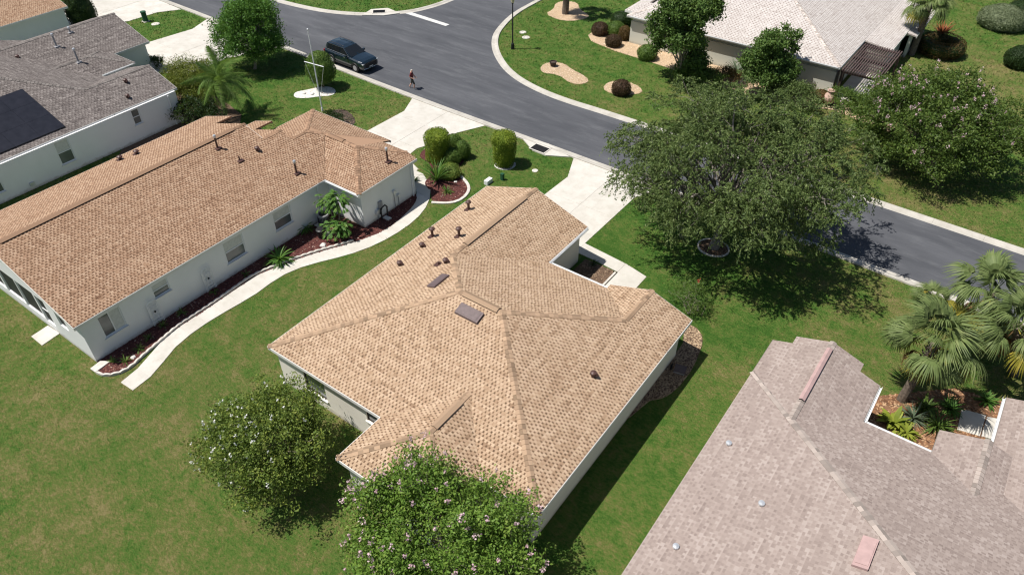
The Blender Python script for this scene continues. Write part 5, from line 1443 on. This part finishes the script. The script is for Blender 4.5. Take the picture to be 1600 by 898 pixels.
# ---- philodendron by the air conditioner
ph = thing('philodendron', 'glossy tree philodendron beside the left house inner corner', 'plant', (*(-30.31, 23.49), 0))
b_ = (-30.31, 23.49)
ptr = MB(); stems_ = [((b_[0], b_[1], 0), (b_[0] - .9, b_[1] + .55, 1.95)), ((b_[0], b_[1], 0), (b_[0] - .35, b_[1] + .8, 2.05)), ((b_[0], b_[1], 0), (b_[0] + .15, b_[1] + .25, .7)), ((b_[0], b_[1], 0), (b_[0] - .15, b_[1] - .1, .45))]
rg_ = np.random.default_rng(5)
lv = []
for a, b in stems_:
    limb(ptr, a, b, .07, .05, rg_, n=4, sides=6)
    n = 80
    az = rg_.uniform(0, 6.283, n); el = rg_.uniform(-.2, 1.2, n); l = rg_.uniform(.3, .85, n)
    dd = np.c_[np.cos(az) * np.cos(el), np.sin(az) * np.cos(el), np.sin(el)]
    tip = np.array(b) + dd * l[:, None]
    ax = dd.copy(); ax[:, 2] -= .9; ax /= np.linalg.norm(ax, axis=1)[:, None]
    for s_ in (-.35, 0, .35):
        ax2 = ax + np.cross(ax, [0, 0, 1]) * s_ * 1.4; ax2 /= np.linalg.norm(ax2, axis=1)[:, None]
        lv.append(leaf_quads(tip + ax2 * .1, ax2, np.tile([0, 0, 1.0], (n, 1)) + unit(n, rg_) * .4, rg_.uniform(.3, .48, n), rg_.uniform(.09, .15, n)))
ptr.build('stem', 'bark', ph, smooth=True)
o_ = leaf_obj('leaves', lv, 'l_lush', ph); o_['kind'] = 'stuff'

# ---- palms
def fan_mesh(name, mat, seed, Lp=1.1, Ls=0.95, nseg=36):
    rg = np.random.default_rng(seed); V = []; F = []
    def strip(pts, ws, sd):
        i = len(V)
        for p, w in zip(pts, ws):
            V.append(tuple(p + sd * w / 2)); V.append(tuple(p - sd * w / 2))
        for s in range(len(pts) - 1): F.append((i + 2 * s, i + 2 * s + 1, i + 2 * s + 3, i + 2 * s + 2))
    strip([np.array([x, 0, -.06 * x * x]) for x in (0, Lp * .5, Lp)], [.05, .035, .03], np.array([0, 1.0, 0]))
    for k in range(nseg):
        a = R_(-112 + 224 * k / (nseg - 1)) * 0.9
        l = Ls * (0.74 + .26 * math.cos(a * .75)) * rg.uniform(.86, 1.06)
        d = np.array([math.cos(a), math.sin(a), 0]); sd = np.array([-math.sin(a), math.cos(a), 0])
        o = np.array([Lp, 0, -.06 * Lp * Lp])
        pts = []; ws = []
        dr = rg.uniform(.35, 1.0)
        for t in (0, .22, .5, .78, 1.0):
            z = .14 * t * (1 - t) * 2 - dr * l * max(0, t - .30) ** 1.6 * 1.5 + (.04 if k % 2 else -.02) * min(t * 4, 1) * (1 - t)
            pts.append(o + d * l * t * (1 - .12 * t * t) + np.array([0, 0, z])); ws.append((.012 + .068 * min(t * 3, 1)) * (1 - t ** 2.4) + .006)
        strip(pts, ws, sd)
    me = bpy.data.meshes.new(name); me.from_pydata(V, [], F); me.materials.append(M[mat]); me.update()
    return me
def feather_mesh(name, mat, seed, L=2.4, n=42, lw=.045, ll=.55, arch=.5):
    rg = np.random.default_rng(seed); V = []; F = []
    rach = lambda t: np.array([L * t * (1 - .12 * t), 0, L * (.42 * t - arch * 1.75 * t * t)])
    i = len(V)
    for s in range(9):
        p = rach(s / 8); w = .035 * (1 - .8 * s / 8)
        V += [(p[0], w, p[2]), (p[0], -w, p[2])]
    F += [(i + 2 * s, i + 2 * s + 1, i + 2 * s + 3, i + 2 * s + 2) for s in range(8)]
    for k in range(n):
        t = .16 + .84 * k / (n - 1)
        for sg in (-1, 1):
            l = ll * math.sin(math.pi * min(.97, .12 + t * .86)) ** .6 * rg.uniform(.85, 1.1)
            p = rach(t); d = np.array([.45, sg * .85, .25 * rg.uniform(-.6, 1)]); d /= np.linalg.norm(d)
            i = len(V)
            for s, tt in enumerate((0, .4, .75, 1)):
                q = p + d * l * tt + np.array([0, 0, -.75 * l * tt * tt]); w = lw * (1 - tt ** 2) + .004
                V += [(q[0] + w / 2, q[1], q[2]), (q[0] - w / 2, q[1], q[2])]
            F += [(i + 2 * s, i + 2 * s + 1, i + 2 * s + 3, i + 2 * s + 2) for s in range(3)]
    me = bpy.data.meshes.new(name); me.from_pydata(V, [], F); me.materials.append(M[mat]); me.update()
    return me
FAN = [fan_mesh('frond', 'l_palm', s) for s in (1, 2, 3)]; FANY = fan_mesh('frond', 'l_palm_yellow', 4); FAND = fan_mesh('frond', 'l_dead', 5)
FEA = [feather_mesh('frond', 'l_queen', s) for s in (1, 2)]
def palm(label, base, top, r, fronds, nf, scale, seed, dead=3, yellow=2, el=(-35, 80), name='fan_palm', trunkmat='bark_palm', skirt=True):
    rg = np.random.default_rng(seed)
    root = thing(name, label, 'palm', (*base, 0))
    mb = MB(); b = np.array((*base, -.1)); t_ = np.array(top)
    pts = [b + (t_ - b) * k / 9 + np.array([0, 0, 0]) for k in range(10)]
    mb.tube(pts, [r * (1.15 - .25 * k / 9 + .05 * (k % 2)) for k in range(10)], 10)
    mb.build('trunk', trunkmat, root, smooth=False)
    if skirt:
        bt = MB()
        for k in range(46):      # old leaf boots criss-crossing the trunk
            f_ = .45 + .5 * k / 46; p = b + (t_ - b) * f_; a = k * 2.4
            d = np.array([math.cos(a), math.sin(a), 0])
            bt.bar(p + d * r * .85, p + d * (r + .12) + np.array([0, 0, .22]), .07, .03)
        o = bt.build('leaf_boots', trunkmat, root); o['kind'] = 'stuff'
    for k in range(nf):
        az = k * 2.39996 + rg.uniform(-.25, .25); f_ = (k + .5) / nf
        e = R_(el[1] + (el[0] - el[1]) * f_ ** .85 + rg.uniform(-8, 8))
        me = fronds[k % len(fronds)]
        if f_ > 1 - yellow / nf: me = FANY if name == 'fan_palm' else me
        o = bpy.data.objects.new('frond', me); COL.objects.link(o); o.parent = root
        o.location = Vector(top) - Vector((*base, 0)); o.rotation_euler = (rg.uniform(-.7, .7), -e - rg.uniform(-.2, .2), az + rg.uniform(-.3, .3)); o.scale = (scale * rg.uniform(.78, 1.15),) * 3
    for k in range(dead):
        az = rg.uniform(0, 6.283)
        o = bpy.data.objects.new('dead_frond', FAND); COL.objects.link(o); o.parent = root
        o.location = Vector(top) - Vector((*base, 0)) - Vector((0, 0, .15)); o.rotation_euler = (rg.uniform(-.3, .3), R_(rg.uniform(45, 75)), az); o.scale = (scale * .8,) * 3
        o['label'] = 'dry brown hanging frond'
    return root
palm('leaning fan palm in the courtyard of the right house', (1.46, 30.27), (*(1.63, 30.44), 3.9), .2, FAN, 25, 1.22, 3, yellow=4)
palm('fan palm nearest the street at the right edge', (4.45, 36.73), (*(3.06, 35.82), 3.7), .19, FAN, 24, 1.2, 5, yellow=4)
palm('fan palm cut by the right edge behind the courtyard', (5.64, 35.37), (*(4.52, 34.21), 3.6), .19, FAN, 22, 1.15, 7, yellow=5, dead=5)
palm('young trunkless fan palm at the curb end beside the street', (1.03, 38.38), (*(0.97, 38.19), .3), .12, FAN, 10, .75, 8, dead=3, yellow=2, el=(10, 80), skirt=False)
palm('leaning fan palm at the end of the pale roofed house', (-8.43, 73.38), (*(-8.41, 73.73), 4.6), .24, FAN, 30, 1.15, 9, dead=2)
palm('rough trunked palm in the pebble bed by the side street', (-39.26, 63.47), (-39.1, 63.6, 5.2), .3, FAN, 28, 1.2, 11, dead=0)
palm('feather leaved queen palm on the lawn beside the grey house', (-48.58, 29.14), (*(-49.01, 29.83), 2.9), .14, FEA, 19, 1.1, 13, dead=0, yellow=0, el=(-25, 75), name='queen_palm', skirt=False)

# ---- grass blades over the lawns in view
gmn = np.array([-100.0, 0.0]); cell = 0.1
W_ = np.array([[-100, 12], [0, 96]], float)
nxg, nyg = int(114 / cell), int(96 / cell)
occ = np.zeros((nyg, nxg), bool)
for P in HARD:
    A = np.array(P); lo = np.floor((A.min(0) - [-100, 0]) / cell).astype(int) - 1; hi = np.ceil((A.max(0) - [-100, 0]) / cell).astype(int) + 1
    lo = np.clip(lo, 0, [nxg, nyg]); hi = np.clip(hi, 0, [nxg, nyg])
    if (hi <= lo).any(): continue
    X, Y = np.meshgrid(-100 + (np.arange(lo[0], hi[0]) + .5) * cell, (np.arange(lo[1], hi[1]) + .5) * cell)
    occ[lo[1]:hi[1], lo[0]:hi[0]] |= inside(P, X, Y)
NB = 1000000
bx = rng.uniform(-100, 14, NB); by = rng.uniform(0, 96, NB)
ix = ((bx + 100) / cell).astype(int); iy = (by / cell).astype(int)
okb = ~occ[np.clip(iy, 0, nyg - 1), np.clip(ix, 0, nxg - 1)]
yw, pt = R_(-35.852), R_(40.594)
Fv = np.array([math.sin(yw) * math.cos(pt), math.cos(yw) * math.cos(pt), -math.sin(pt)]); Rv = np.array([math.cos(yw), -math.sin(yw), 0]); Uv = np.cross(Rv, Fv)
D = np.c_[bx, by, np.full(NB, -27.5)]
dep = D @ Fv; sx = (D @ Rv) / dep; sy = (D @ Uv) / dep
okb &= (np.abs(sx) < .78) & (np.abs(sy) < .46) & (rng.random(NB) < np.clip(38.0 / dep, .25, 1.0) ** 1.6)
bx, by, dep = bx[okb], by[okb], dep[okb]; n = len(bx)
sc_ = np.clip(dep / 34.0, .8, 2.4)
az = rng.uniform(0, 6.283, n); h = rng.uniform(.03, .07, n) * sc_; lean = rng.uniform(.5, 2.0, n) * h; w = rng.uniform(.024, .05, n) * sc_
d = np.c_[np.cos(az), np.sin(az)]; s = np.c_[-d[:, 1], d[:, 0]]
V = np.zeros((n, 3, 3)); B = np.c_[bx, by]
V[:, 0, :2] = B + s * w[:, None] / 2; V[:, 1, :2] = B - s * w[:, None] / 2; V[:, 2, :2] = B + d * lean[:, None]; V[:, 2, 2] = h
V[:, :2, 2] = -.005
dv = np.repeat(dry_at(bx, by), 3)
gr = obj('grass', mesh_np('grass', V.reshape(-1, 3), [np.arange(n * 3).reshape(n, 3)], 'blade', attr=('dry', 'POINT', dv)))
tag(gr, 'short mown grass covering the lawns', kind='stuff')

# ================================================================== OBJECTS
# ---- parked car
def carpaint():
    t = NT('dark_teal_car_paint')
    m = t.fin((0.006, 0.016, 0.026), 0.25, 0.2, 0.5)
    t.p.inputs["Coat Weight"].default_value = 1.0
    t.p.inputs["Coat Roughness"].default_value = 0.05
    return m
M['carpaint'] = carpaint()
M['chrome'] = basic('chrome_trim', (0.70, 0.71, 0.72), 0.03, 3, 0.18, metal=0.9)
t_ = NT('car_glass'); M['carglass'] = t_.fin((0.012, 0.014, 0.016), 0.05, 0, 0.7)
t_ = NT('headlamp'); M['lamp'] = t_.fin((0.55, 0.57, 0.58), 0.12, 0.2, 0.6)
t_ = NT('tail_lamp'); M['tail'] = t_.fin((0.25, 0.015, 0.015), 0.2, 0, 0.5)
car = thing('parked_car', 'dark teal sport utility car with roof rails parked at the near curb', 'car', (-48.0, 42.3, 0.012), R_(-2.2))
def loft(mb, secs):
    """secs: list of (x, [(y,z)...] half section from bottom centre to top centre) mirrored"""
    rings = []
    for x, half in secs:
        full = [(x, y, z) for y, z in half] + [(x, -y, z) for y, z in half[::-1] if y > 1e-4]
        rings.append(full)
    b = len(mb.v); n = len(rings[0])
    for r in rings: mb.v += r
    for k in range(len(rings) - 1):
        for j in range(n):
            j2 = (j + 1) % n
            mb.f.append((b + k * n + j, b + k * n + j2, b + (k + 1) * n + j2, b + (k + 1) * n + j)); mb.mi.append(mb.cur)
    mb.f.append(tuple(b + j for j in range(n))); mb.f.append(tuple(b + (len(rings) - 1) * n + j for j in range(n))[::-1]); mb.mi += [0, 0]
def sec(hw, zt, zb=.30, crown=.03, sh=.10):
    return [(0.0, zb), (hw * .86, zb), (hw * .97, zb + .14), (hw, .62), (hw * .995, zt - sh - .06), (hw * .965, zt - sh), (hw * .86, zt - .015), (hw * .5, zt + crown * .7), (0.0, zt + crown)]
body = MB()
loft(body, [(2.50, sec(.72, .78, .42, .0, .06)), (2.46, sec(.84, .93, .34, .01, .08)), (2.30, sec(.93, 1.03, .30, .02, .12)), (1.9, sec(.975, 1.08, .30)), (1.2, sec(.985, 1.13, .30)), (.9, sec(.985, 1.15, .30)),
            (0, sec(.985, 1.13, .28)), (-1.4, sec(.985, 1.14, .28)), (-2.1, sec(.97, 1.15, .30)), (-2.40, sec(.93, 1.12, .33)), (-2.50, sec(.86, 1.02, .40, .0))])
bo = body.build('body', 'carpaint', car, smooth=False, local=True)
bv = bo.modifiers.new('bevel', 'BEVEL'); bv.width = .025; bv.segments = 2; bv.limit_method = 'ANGLE'; bv.angle_limit = R_(25)
gh = MB()
G0 = [(1.02, .83, 1.13), (-2.30, .84, 1.14)]
tp = [(.12, .66, 1.70), (-.3, .69, 1.745), (-1.3, .69, 1.745), (-2.0, .66, 1.70)]
loft(gh, [(1.05, [(0, 1.05), (.84, 1.05), (.84, 1.12), (.80, 1.135), (0, 1.15)]), (.55, [(0, 1.05), (.845, 1.05), (.85, 1.13), (.76, 1.42), (0, 1.45)]), (.10, [(0, 1.05), (.85, 1.05), (.86, 1.13), (.68, 1.69), (0, 1.725)]),
          (-.4, [(0, 1.05), (.85, 1.05), (.865, 1.13), (.70, 1.745), (0, 1.785)]), (-1.4, [(0, 1.05), (.85, 1.05), (.865, 1.13), (.70, 1.745), (0, 1.785)]), (-2.05, [(0, 1.05), (.84, 1.05), (.85, 1.13), (.67, 1.70), (0, 1.73)]), (-2.20, [(0, 1.05), (.83, 1.05), (.84, 1.13), (.66, 1.64), (0, 1.67)]), (-2.42, [(0, 1.05), (.78, 1.05), (.80, 1.10), (.76, 1.16), (0, 1.17)])])
go = gh.build('cabin', 'carpaint', car, local=True)
bv = go.modifiers.new('bevel', 'BEVEL'); bv.width = .03; bv.segments = 2; bv.limit_method = 'ANGLE'; bv.angle_limit = R_(20)
e = .012
MB().face((1.0, -.77, 1.165 + e), (1.0, .77, 1.165 + e), (.56, .735, 1.435 + e), (.12, .655, 1.70 + e), (.12, -.655, 1.70 + e), (.56, -.735, 1.435 + e)).build('windscreen', 'carglass', car, local=True)
MB().face((-2.235 - e, .62, 1.60), (-2.235 - e, -.62, 1.60), (-2.40 - e, -.73, 1.20), (-2.40 - e, .73, 1.20)).build('rear_window', 'carglass', car, local=True)
for s in (-1, 1):
    def yy(z): return s * (.862 - (z - 1.13) * .268 + .014)
    for (xa, xb, xc, xd) in ((.62, .02, -.36, -.36), (-.44, -.44, -1.32, -1.32), (-1.40, -1.40, -1.85, -2.08)):
        MB().face((xa, yy(1.18), 1.18), (xb, yy(1.65), 1.65), (xc, yy(1.65), 1.65), (xd, yy(1.18), 1.18)).build('side_window', 'carglass', car, local=True)
    MB().tube([(.72, yy(1.16), 1.16), (.02, yy(1.68), 1.68), (-1.9, yy(1.68), 1.68), (-2.12, yy(1.2), 1.2), (.72, yy(1.155), 1.155)], .013, 5).build('window_trim', 'chrome', car, local=True)
    MB().tube([(-.05, s * .60, 1.79), (-.2, s * .60, 1.83), (-1.75, s * .60, 1.83), (-1.9, s * .60, 1.77)], .022, 6).build('roof_rail', 'black', car, local=True)
    mi = MB().box(.52, .66, s * .93 if s > 0 else -1.14, 1.14 if s > 0 else s * .93, 1.12, 1.27); mi.build('mirror', 'carpaint', car, local=True)
    for x in (1.5, -1.48):
        w = MB().tube([(x, s * .76, .37), (x, s * .80, .37), (x, s * .97, .37), (x, s * .995, .37)], [.34, .37, .37, .34], 22)
        wo = w.build('wheel', 'rubber', car, local=True)
        MB().tube([(x, s * .985, .37), (x, s * 1.003, .37)], [.25, .21], 16).build('rim', 'lead', wo, local=True)
        ar = MB().tube([(x + .44 * math.cos(a), s * .985, .37 + .44 * math.sin(a)) for a in np.linspace(-.1, 3.24, 13)], .045, 6); ar.build('wheel_arch', 'black', car, local=True)
    MB().box(2.28, 2.47, s * .62 if s > 0 else -.90, .90 if s > 0 else s * .62, .80, .90).build('headlight', 'lamp', car, local=True)
    MB().box(-2.49, -2.36, s * .70 if s > 0 else -.93, .93 if s > 0 else s * .70, .86, 1.06).build('tail_light', 'tail', car, local=True)
    MB().box(-1.0, 1.05, s * .965 if s > 0 else -1.0, 1.0 if s > 0 else s * .965, .30, .42).build('side_sill', 'black', car, local=True)
    for x in (.25, -.85): MB().box(x - .1, x + .1, s * .985 if s > 0 else -1.01, 1.01 if s > 0 else s * .985, 1.0, 1.03).build('door_handle', 'chrome', car, local=True)
MB().box(2.44, 2.515, -.62, .62, .52, .86).build('grille', 'black', car, local=True)
MB().tube([(2.47, -.80, .46), (2.53, -.5, .44), (2.545, 0, .44), (2.53, .5, .44), (2.47, .80, .46)], .025, 6).build('bumper_trim', 'chrome', car, local=True)
MB().face((2.518, -.2, .20 + .3), (2.518, .2, .5), (2.518, .2, .58), (2.518, -.2, .58)).build('number_plate', 'trim', car, local=True)

# ---- walking person
M['skin'] = basic('skin', (0.52, 0.31, 0.23), 0.06, 8, 0.6)
M['shirt'] = basic('maroon_shirt', (0.14, 0.030, 0.034), 0.2, 10, 0.85)
M['shorts'] = basic('dark_shorts', (0.055, 0.055, 0.05), 0.2, 10, 0.85)
M['shoe'] = basic('white_shoe', (0.6, 0.6, 0.58), 0.1, 10, 0.7)
M['hair'] = basic('grey_hair', (0.45, 0.43, 0.40), 0.15, 20, 0.8)
pers = thing('person', 'person in maroon shirt, dark shorts and white shoes walking on the street', 'person', (*(-40.41, 41.78), 0.008), R_(-60))
J = {0: (0, 0, .95, .15, .11), 1: (0, .01, 1.18, .155, .11), 2: (0, .0, 1.38, .17, .115), 3: (0, .01, 1.50, .06, .06), 4: (0, .03, 1.60, .085, .095), 5: (0, .03, 1.70, .075, .085),
     6: (.19, -.01, 1.42, .06, .06), 7: (.27, -.10, 1.16, .048, .048), 8: (.25, .10, 1.02, .038, .038), 9: (.24, .20, 1.02, .03, .04),
     10: (-.19, -.01, 1.42, .06, .06), 11: (-.27, .06, 1.15, .048, .048), 12: (-.26, .22, .95, .038, .038), 13: (-.25, .28, .90, .03, .04),
     14: (.10, .02, .88, .095, .10), 15: (.11, .20, .50, .065, .065), 16: (.11, .16, .10, .045, .045), 17: (.11, .30, .05, .045, .04),
     18: (-.10, -.02, .88, .095, .10), 19: (-.11, -.06, .50, .065, .065), 20: (-.11, -.28, .14, .045, .045), 21: (-.11, -.17, .05, .045, .04),
     22: (0, .135, 1.62, .018, .02)}
E_ = [(0, 1), (1, 2), (2, 3), (3, 4), (4, 5), (4, 22), (2, 6), (6, 7), (7, 8), (8, 9), (2, 10), (10, 11), (11, 12), (12, 13), (0, 14), (14, 15), (15, 16), (16, 17), (0, 18), (18, 19), (19, 20), (20, 21)]
fi_ = 23
for hnd, pr, sgn in ((9, 8, 1), (13, 12, -1)):      # five short fingers per hand
    hx, hy_, hz = J[hnd][:3]
    for f in range(4):
        J[fi_] = (hx - .03 + .02 * f, hy_ + .07, hz - .02 - .004 * f, .010, .010); J[fi_ + 1] = (hx - .03 + .02 * f, hy_ + .09, hz - .05, .009, .009)
        E_ += [(hnd, fi_), (fi_, fi_ + 1)]; fi_ += 2
    J[fi_] = (hx - .045 * sgn, hy_ + .03, hz + .015, .011, .011); E_.append((pr, fi_)); fi_ += 1
pm = bpy.data.meshes.new('body_base'); pm.from_pydata([J[k][:3] for k in range(len(J))], E_, [])
po = bpy.data.objects.new('body', pm); COL.objects.link(po)
po.modifiers.new('skin', 'SKIN'); sub = po.modifiers.new('sub', 'SUBSURF'); sub.levels = 2; sub.render_levels = 2
for k in range(len(J)): pm.skin_vertices[0].data[k].radius = tuple(v * 1.16 for v in J[k][3:5])
pm.skin_vertices[0].data[0].use_root = True
dg = bpy.context.evaluated_depsgraph_get()
pb = bpy.data.meshes.new_from_object(po.evaluated_get(dg)); bpy.data.objects.remove(po)
pb.materials.clear()
for k in ('skin', 'shirt', 'shorts', 'shoe', 'hair'): pb.materials.append(M[k])
for p_ in pb.polygons:
    c = p_.center; mi = 0
    if c.z < .11: mi = 3
    elif c.z < .46: mi = 0
    elif c.z < .98 and abs(c.x) < .205: mi = 2
    elif c.z < 1.49 and c.z > .95 and (abs(c.x) < .2 or c.z > 1.2): mi = 1
    elif c.z > 1.66 or (c.z > 1.57 and c.y < .02): mi = 4
    p_.material_index = mi; p_.use_smooth = True
pb.update()
obj('body', pb, pers, local=True)
for s in (-.03, .03): MB().lathe((s, .115, 1.645), [(-.008, .002), (0, .009), (.008, .002)], 6).build('eye', 'black', pers, local=True)
for s in (-.088, .088): MB().lathe((s, .03, 1.60), [(-.03, .008), (0, .016), (.03, .01)], 6).build('ear', 'skin', pers, local=True)

# ---- street lamp
q = (-38.43, 53.28)
lp = thing('street_lamp', 'black street lamp with a lantern head on the corner lawn', 'street lamp', (*q, 0))
MB().lathe((0, 0, 0), [(0, .16), (.5, .14), (.6, .07), (4.1, .05), (4.15, .09), (4.2, .09)], 12).build('post', 'black', lp, local=True)
M['lampglass'] = basic('lantern_glass', (0.62, 0.55, 0.36), 0.08, 5, 0.3)
MB().lathe((0, 0, 4.2), [(0, .10), (.08, .14), (.5, .22)], 8).build('lantern', 'lampglass', lp, local=True)
MB().lathe((0, 0, 4.7), [(0, .26), (.1, .2), (.22, .08), (.34, .02)], 8).build('lantern_cap', 'black', lp, local=True)
# ---- flagpole with yard arm
q = (-43.55, 34.60)
fp = thing('flagpole', 'white flagpole with a yardarm on the left lawn', 'flagpole', (*q, 0))
MB().lathe((0, 0, 0), [(0, .09), (.3, .08), (.32, .055), (6.5, .035)], 10).build('pole', 'alu', fp, local=True)
MB().lathe((0, 0, 6.5), [(0, .03), (.05, .075), (.1, .075), (.15, .02)], 10).build('finial', 'galv', fp, local=True)
MB().tube([(-.95, -.1, 3.9), (.95, .1, 3.9)], .035, 8).build('yardarm', 'alu', fp, local=True)
for s in (-1, 1): MB().tube([(s * .93, s * .1, 3.9), (s * .45, s * .05, 2.4), (.04, 0, .9)], .008, 4).build('halyard', 'alu', fp, local=True)
# ---- utility boxes
q = (-26.01, 34.86)
u = thing('utility_pedestal', 'small green utility pedestal on the lawn behind the centre roof', 'utility box', (*q, 0))
MB().box(-.1, .1, -.1, .1, 0, .45).build('cabinet', 'green_box', u, local=True); MB().box(-.115, .115, -.115, .115, .452, .5).build('lid', 'green_box', u, local=True)
q = (-71.69, 37.51)
u = thing('utility_pedestal', 'green utility pedestal on the small lawn between the far driveways', 'utility box', (*q, 0))
MB().lathe((0, 0, 0), [(0, .26), (.85, .24), (.9, .28), (1.0, .27), (1.05, .1)], 10).build('cabinet', 'green_box', u, local=True); MB().box(-.3, .3, -.3, .3, 0.0, .06).build('base', 'edging', u, local=True)
# ---- urn
q = (-11.46, 59.28)
ur = thing('urn', 'pale terracotta urn at the corner of the pale roofed house', 'urn', (*q, 0))
MB().lathe((0, 0, 0), [(0, .2), (.06, .22), (.3, .42), (.55, .5), (.8, .42), (1.0, .24), (1.08, .22), (1.18, .32), (1.22, .3), (1.16, .2), (1.0, .17)], 20, cap=False).build('vessel', 'terracotta', ur, smooth=True, local=True)
MB().lathe((0, 0, 1.0), [(0, .17), (.01, .01)], 20).build('mouth', 'void', ur, local=True)
# ---- air conditioner
def ac(label, q, r, h):
    a = thing('air_conditioner', label, 'air conditioner', (*q, 0))
    MB().box(-r - .12, r + .12, -r - .12, r + .12, 0, .07).build('pad', 'edging', a, local=True)
    MB().lathe((0, 0, .072), [(0, r), (h, r), (h + .04, r * .93)], 20, cap=True).build('cabinet', 'lead', a, local=True)
    for k in range(24):
        t = 6.283 * k / 24
        MB().box(r - .005, r + .02, -.02, .02, .12, h - .02, Matrix.Rotation(t, 4, 'Z')).build('louvre', 'black', a, local=True)
    MB().lathe((0, 0, h + .115), [(0, r * .75), (.03, r * .6), (.035, .05)], 16).build('fan_grille', 'black', a, local=True)
ac('round grey air conditioner by the left house inner corner', (-32.0, 24.0), .36, .75)
q = (-31.17, 22.96)
bn = thing('storage_bin', 'dark grey bin standing in the mulch by the footpath', 'bin', (*q, 0))
MB().lathe((0, 0, 0), [(0, .22), (.55, .27), (.56, .29), (.62, .29), (.66, .2)], 14).build('barrel', 'black', bn, local=True)
MB().box(-.1, .1, .27, .31, .4, .45).build('handle', 'lead', bn, local=True)
q = (-31.03, 23.47)
rk = thing('white_rock', 'white boulder beside the dark bin', 'rock', (*q, 0))
def rockmesh(r, seed, flat=.6):
    bm = bmesh.new(); bmesh.ops.create_icosphere(bm, subdivisions=2, radius=r)
    for v in bm.verts:
        n = noise.noise(v.co * 2.2 / max(r, .01) * .6 + Vector((seed, 0, 0))); v.co *= 1 + .35 * n; v.co.z = max(v.co.z * flat, -.05)
    me = bpy.data.meshes.new('stone'); bm.to_mesh(me); bm.free(); me.materials.append(M['stone_white']); return me
obj('stone', rockmesh(.34, 3), rk, local=True)
for k, (p_, r_, lb) in enumerate((((-31.35, 10.06), .13, 'white stone among the tufts near the splash block'), ((-30.47, 22.41), .2, 'pale stone at the footpath edge below the bin'), ((-46.40, 36.14), .18, 'grey stone on the white oval bed, nearer the pole'), ((-47.05, 35.82), .16, 'grey stone at the end of the white oval bed'), ((-28.42, 32.72), .12, 'pale stone in the red island bed'))):
    o = obj('garden_stone', rockmesh(r_, k * 7 + 2), None, loc=(*p_, .05)); tag(o, lb, 'stone')
# ---- trellises on the left house wall
for k, (y0, lb) in enumerate(((12.1, 'white wrought iron trellis on the wall beside the small window'), (15.5, 'white wrought iron trellis on the wall below the middle window'))):
    tr = thing('wall_trellis', lb, 'trellis', (-32.5, y0 + .3, 0))
    x = -32.44; fr = MB()
    top = [(x, y0 + .3 + .3 * math.cos(a), 1.45 + .22 * math.sin(a)) for a in np.linspace(0, math.pi, 9)]
    fr.tube([(x, y0 + .6, .1)] + top + [(x, y0, .1)], .026, 6); fr.tube([(x, y0 + .53, .12), (x, y0 + .53, 1.42)], .018, 5); fr.tube([(x, y0 + .07, .12), (x, y0 + .07, 1.42)], .018, 5)
    fr.tube([(x, y0, .3), (x, y0 + .6, .3)], .02, 5).tube([(x, y0, 1.3), (x, y0 + .6, 1.3)], .02, 5)
    fr.build('frame', 'alu', tr)
    for j, (cy, cz) in enumerate(((.2, .5), (.4, .5), (.2, .75), (.4, .75), (.2, 1.1), (.4, 1.1), (.3, 1.5))):
        sp = [(x, y0 + cy + .10 * (1 - a / 9) * math.cos(a), cz + .12 * (1 - a / 9) * math.sin(a)) for a in np.linspace(0, 7.5, 16)]
        MB().tube(sp, .02, 5).build('scroll', 'alu', tr)
    MB().lathe((x + .01, y0 + .3, .86), [(0, .02), (.06, .06), (.12, .03)], 8).build('ornament', 'black', tr)
# ---- access covers and small things
q = (-8.11, 25.70)
cv = thing('ground_box', 'blue grey lidded box on the shaded gravel bed of the centre house', 'utility box', (*q, 0), R_(12))
MB().box(-.27, .27, -.25, .25, 0, .16).build('case', 'lead', cv, local=True); MB().box(-.29, .29, -.27, .27, .162, .20).build('lid', 'purple_metal', cv, local=True)
MB().tube([(-.45, -.1, 0), (-.45, -.1, .35), (-.4, 0, .4)], .05, 8).build('valve_pipe', 'black', cv, local=True)
q = (-29.25, 26.80)
cv = MB().box(q[0] - .25, q[0] + .25, q[1] - .16, q[1] + .16, 0.02, .10).build('meter_lid', 'galv'); tag(cv, 'pale rectangular meter lid in the mulch by the left garage wall', 'utility cover')
q = (-33.36, 52.32)
po_ = thing('planter_pot', 'dark maroon pot on the kidney shaped pebble bed', 'pot', (*q, 0))
MB().lathe((0, 0, 0), [(0, .2), (.35, .3), (.4, .33), (.45, .33), (.45, .26), (.38, .24)], 14, cap=False).build('vessel', 'dark_brown', po_, local=True); MB().lathe((0, 0, .37), [(0, .25), (.02, .02)], 12).build('potting_soil', 'soil', po_, local=True)
q = (-26.55, 33.97)
o = MB().box(q[0] - .15, q[0] + .15, q[1] - .3, q[1] + .3, 0, .3).build('white_box', 'alu'); tag(o, 'white box standing beyond the front corner of the centre roof', 'box')
